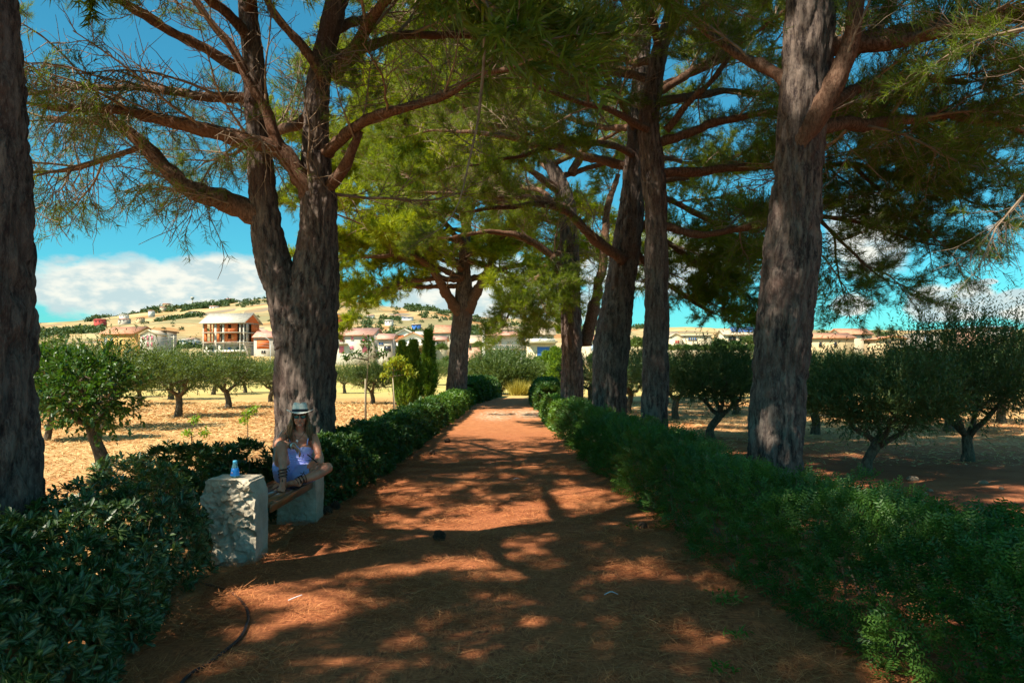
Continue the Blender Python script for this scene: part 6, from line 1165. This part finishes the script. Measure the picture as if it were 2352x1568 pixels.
# trees and bushes among the houses
def bush_data(seed, n=420, L=0.2, mat=FAROAK, tall=1.0):
    rng = np.random.RandomState(seed); d = rdir(rng, n); d[:, 2] = np.abs(d[:, 2])*1.0-0.25; r = (0.55+0.5*rng.rand(n))*(1+0.35*noise3(d*2.3+seed)); S = d*r[:, None]*np.array([1, 1, 0.85*tall])+np.array([0, 0, 0.45*tall]); k = 6; Pb = np.repeat(S, k, 0)+rng.normal(size=(n*k, 3))*0.07; D = unit(np.repeat(d, k, 0)+rdir(rng, n*k)*0.9); V, F = leaf2(Pb, D, near_unit(D, rng), L, L*0.55)
    m = MB(); m.tube([(0, 0, -0.3), (0, 0, 0.6*tall)], [0.09, 0.04], 6); return m.mesh('trunk', OBARK), fast_mesh('crown', V, [F], mat, {'rnd': np.repeat(np.clip(np.repeat(rng.rand(n), k)*0.6+0.4*rng.rand(n*k), 0, 1), 4)})
BD = [bush_data(200), bush_data(201), bush_data(202, mat=CITRUS), bush_data(203, mat=OLIVEG)]
for i, (px, py, r, Y, v, lab) in enumerate(((894, 768, 13, 190, 2, 'rounded dark green tree behind the small pink-roofed house'), (905, 777, 10, 188, 2, 'second rounded tree right of the small pink-roofed house'), (1090, 775, 14, 200, 0, 'tree left of the large white house'), (1098, 790, 12, 170, 3, 'bush at the left corner of the large white house'),
        (1655, 786, 18, 215, 0, 'grey-green round tree right of the cream house'), (1687, 789, 14, 213, 2, 'dark citrus-like round tree right of the grey-green one'), (1718, 780, 18, 220, 3, 'pale tree below the solar-panel house'), (1745, 795, 20, 205, 3, 'olive-coloured bush touching the thick near pine'), (1465, 785, 22, 200, 3, 'leafy tree between the second and third right pines, upper'), (1490, 778, 14, 210, 2, 'darker tree right beside the upper leafy one'),
        (1288, 806, 14, 165, 2, 'yellow-green tree at the right of the garage wing'), (1285, 835, 26, 110, 3, 'broad bush below the garage wing'), (1063, 790, 12, 165, 3, 'bush right of the tallest cypress, by the far left pine'), (1015, 795, 14, 160, 3, 'bush below the low salmon-roofed house'), (2088, 800, 14, 195, 3, 'bright bush right of the tan brick house'), (1030, 830, 22, 110, 3, 'round bush between the cypresses and the far left pine'), (1370, 820, 20, 120, 3, 'pale bush seen between the third and fourth right pines'))):
    R = r/FPX*Y; p = P(px, py+r*0.7, Y); put_tree('round_tree', lab, 'tree', BD[v], p, i*1.7, R, 'round trees among the houses')
rng = np.random.RandomState(210)
ORD = ['first', 'second', 'third', 'fourth', 'fifth', 'sixth', 'seventh', 'eighth', 'ninth', 'tenth', 'eleventh', 'twelfth']
for i, px in enumerate(np.linspace(1515, 1745, 12)):
    Y = 205+rng.normal()*3; R = 13/FPX*Y; put_tree('hedge_bush', ORD[i]+' green shrub from the left in the row below the cream house', 'shrub', BD[3 if i % 3 else 2], P(px, 806, Y), i*2.1, R, 'row of shrubs below the cream house')
# woods and scrub on the hill: too far to count
rng = np.random.RandomState(220); V0 = []; F0 = []; nV = 0; R0 = []
def clump(x, y, s):
    global nV
    z = float(tz(np.array([x]), np.array([y]))[0]); n = 46; d = rdir(rng, n); d[:, 2] = np.abs(d[:, 2]); S = d*(0.55+0.5*rng.rand(n, 1))*np.array([1, 1, 0.95])*s+np.array([x, y, z]); D = rdir(rng, n); V, F = leaf2(S, D, near_unit(D, rng), np.full(n, s*0.55), np.full(n, s*0.42)); V0.append(V); F0.append(F+nV); nV += len(V); R0.append(np.repeat(np.clip(rng.rand()*0.5+rng.rand(n)*0.5, 0, 1), 4))
def strip(px0, py0, px1, py1, Y0, Y1, n, jit, s0, s1):
    for k in range(n):
        t = rng.rand(); px = px0+(px1-px0)*t; Y = Y0+(Y1-Y0)*t+rng.normal()*jit; clump((px-1176)/FPX*Y, Y, rng.uniform(s0, s1))
strip(200, 0, 330, 0, 1050, 1200, 60, 40, 3, 6); strip(330, 0, 540, 0, 1150, 1290, 230, 50, 4, 9); strip(360, 0, 470, 0, 800, 850, 50, 8, 3, 5); strip(420, 0, 540, 0, 1050, 1120, 60, 15, 4, 7)
strip(70, 0, 240, 0, 480, 560, 90, 30, 2, 4); strip(380, 0, 470, 0, 320, 350, 50, 8, 1.5, 3); strip(540, 0, 720, 0, 1000, 1290, 70, 80, 2, 5)
strip(760, 0, 1090, 0, 420, 560, 150, 60, 1.5, 3.5); strip(780, 0, 1100, 0, 700, 1000, 130, 120, 2, 5); strip(940, 0, 1060, 0, 1000, 1200, 60, 60, 4, 8); strip(1080, 0, 1500, 0, 600, 1100, 120, 150, 2, 6); strip(1500, 0, 2400, 0, 330, 480, 160, 50, 2, 4); strip(250, 0, 700, 0, 400, 900, 60, 120, 1, 2.5)
o = link('hillside_woods', fast_mesh('hillside_woods', np.concatenate(V0), [np.concatenate(F0)], FAROAK, {'rnd': np.concatenate(R0)})); tag(o, 'dark trees and scrub scattered over the distant hills', 'trees', kind='stuff')
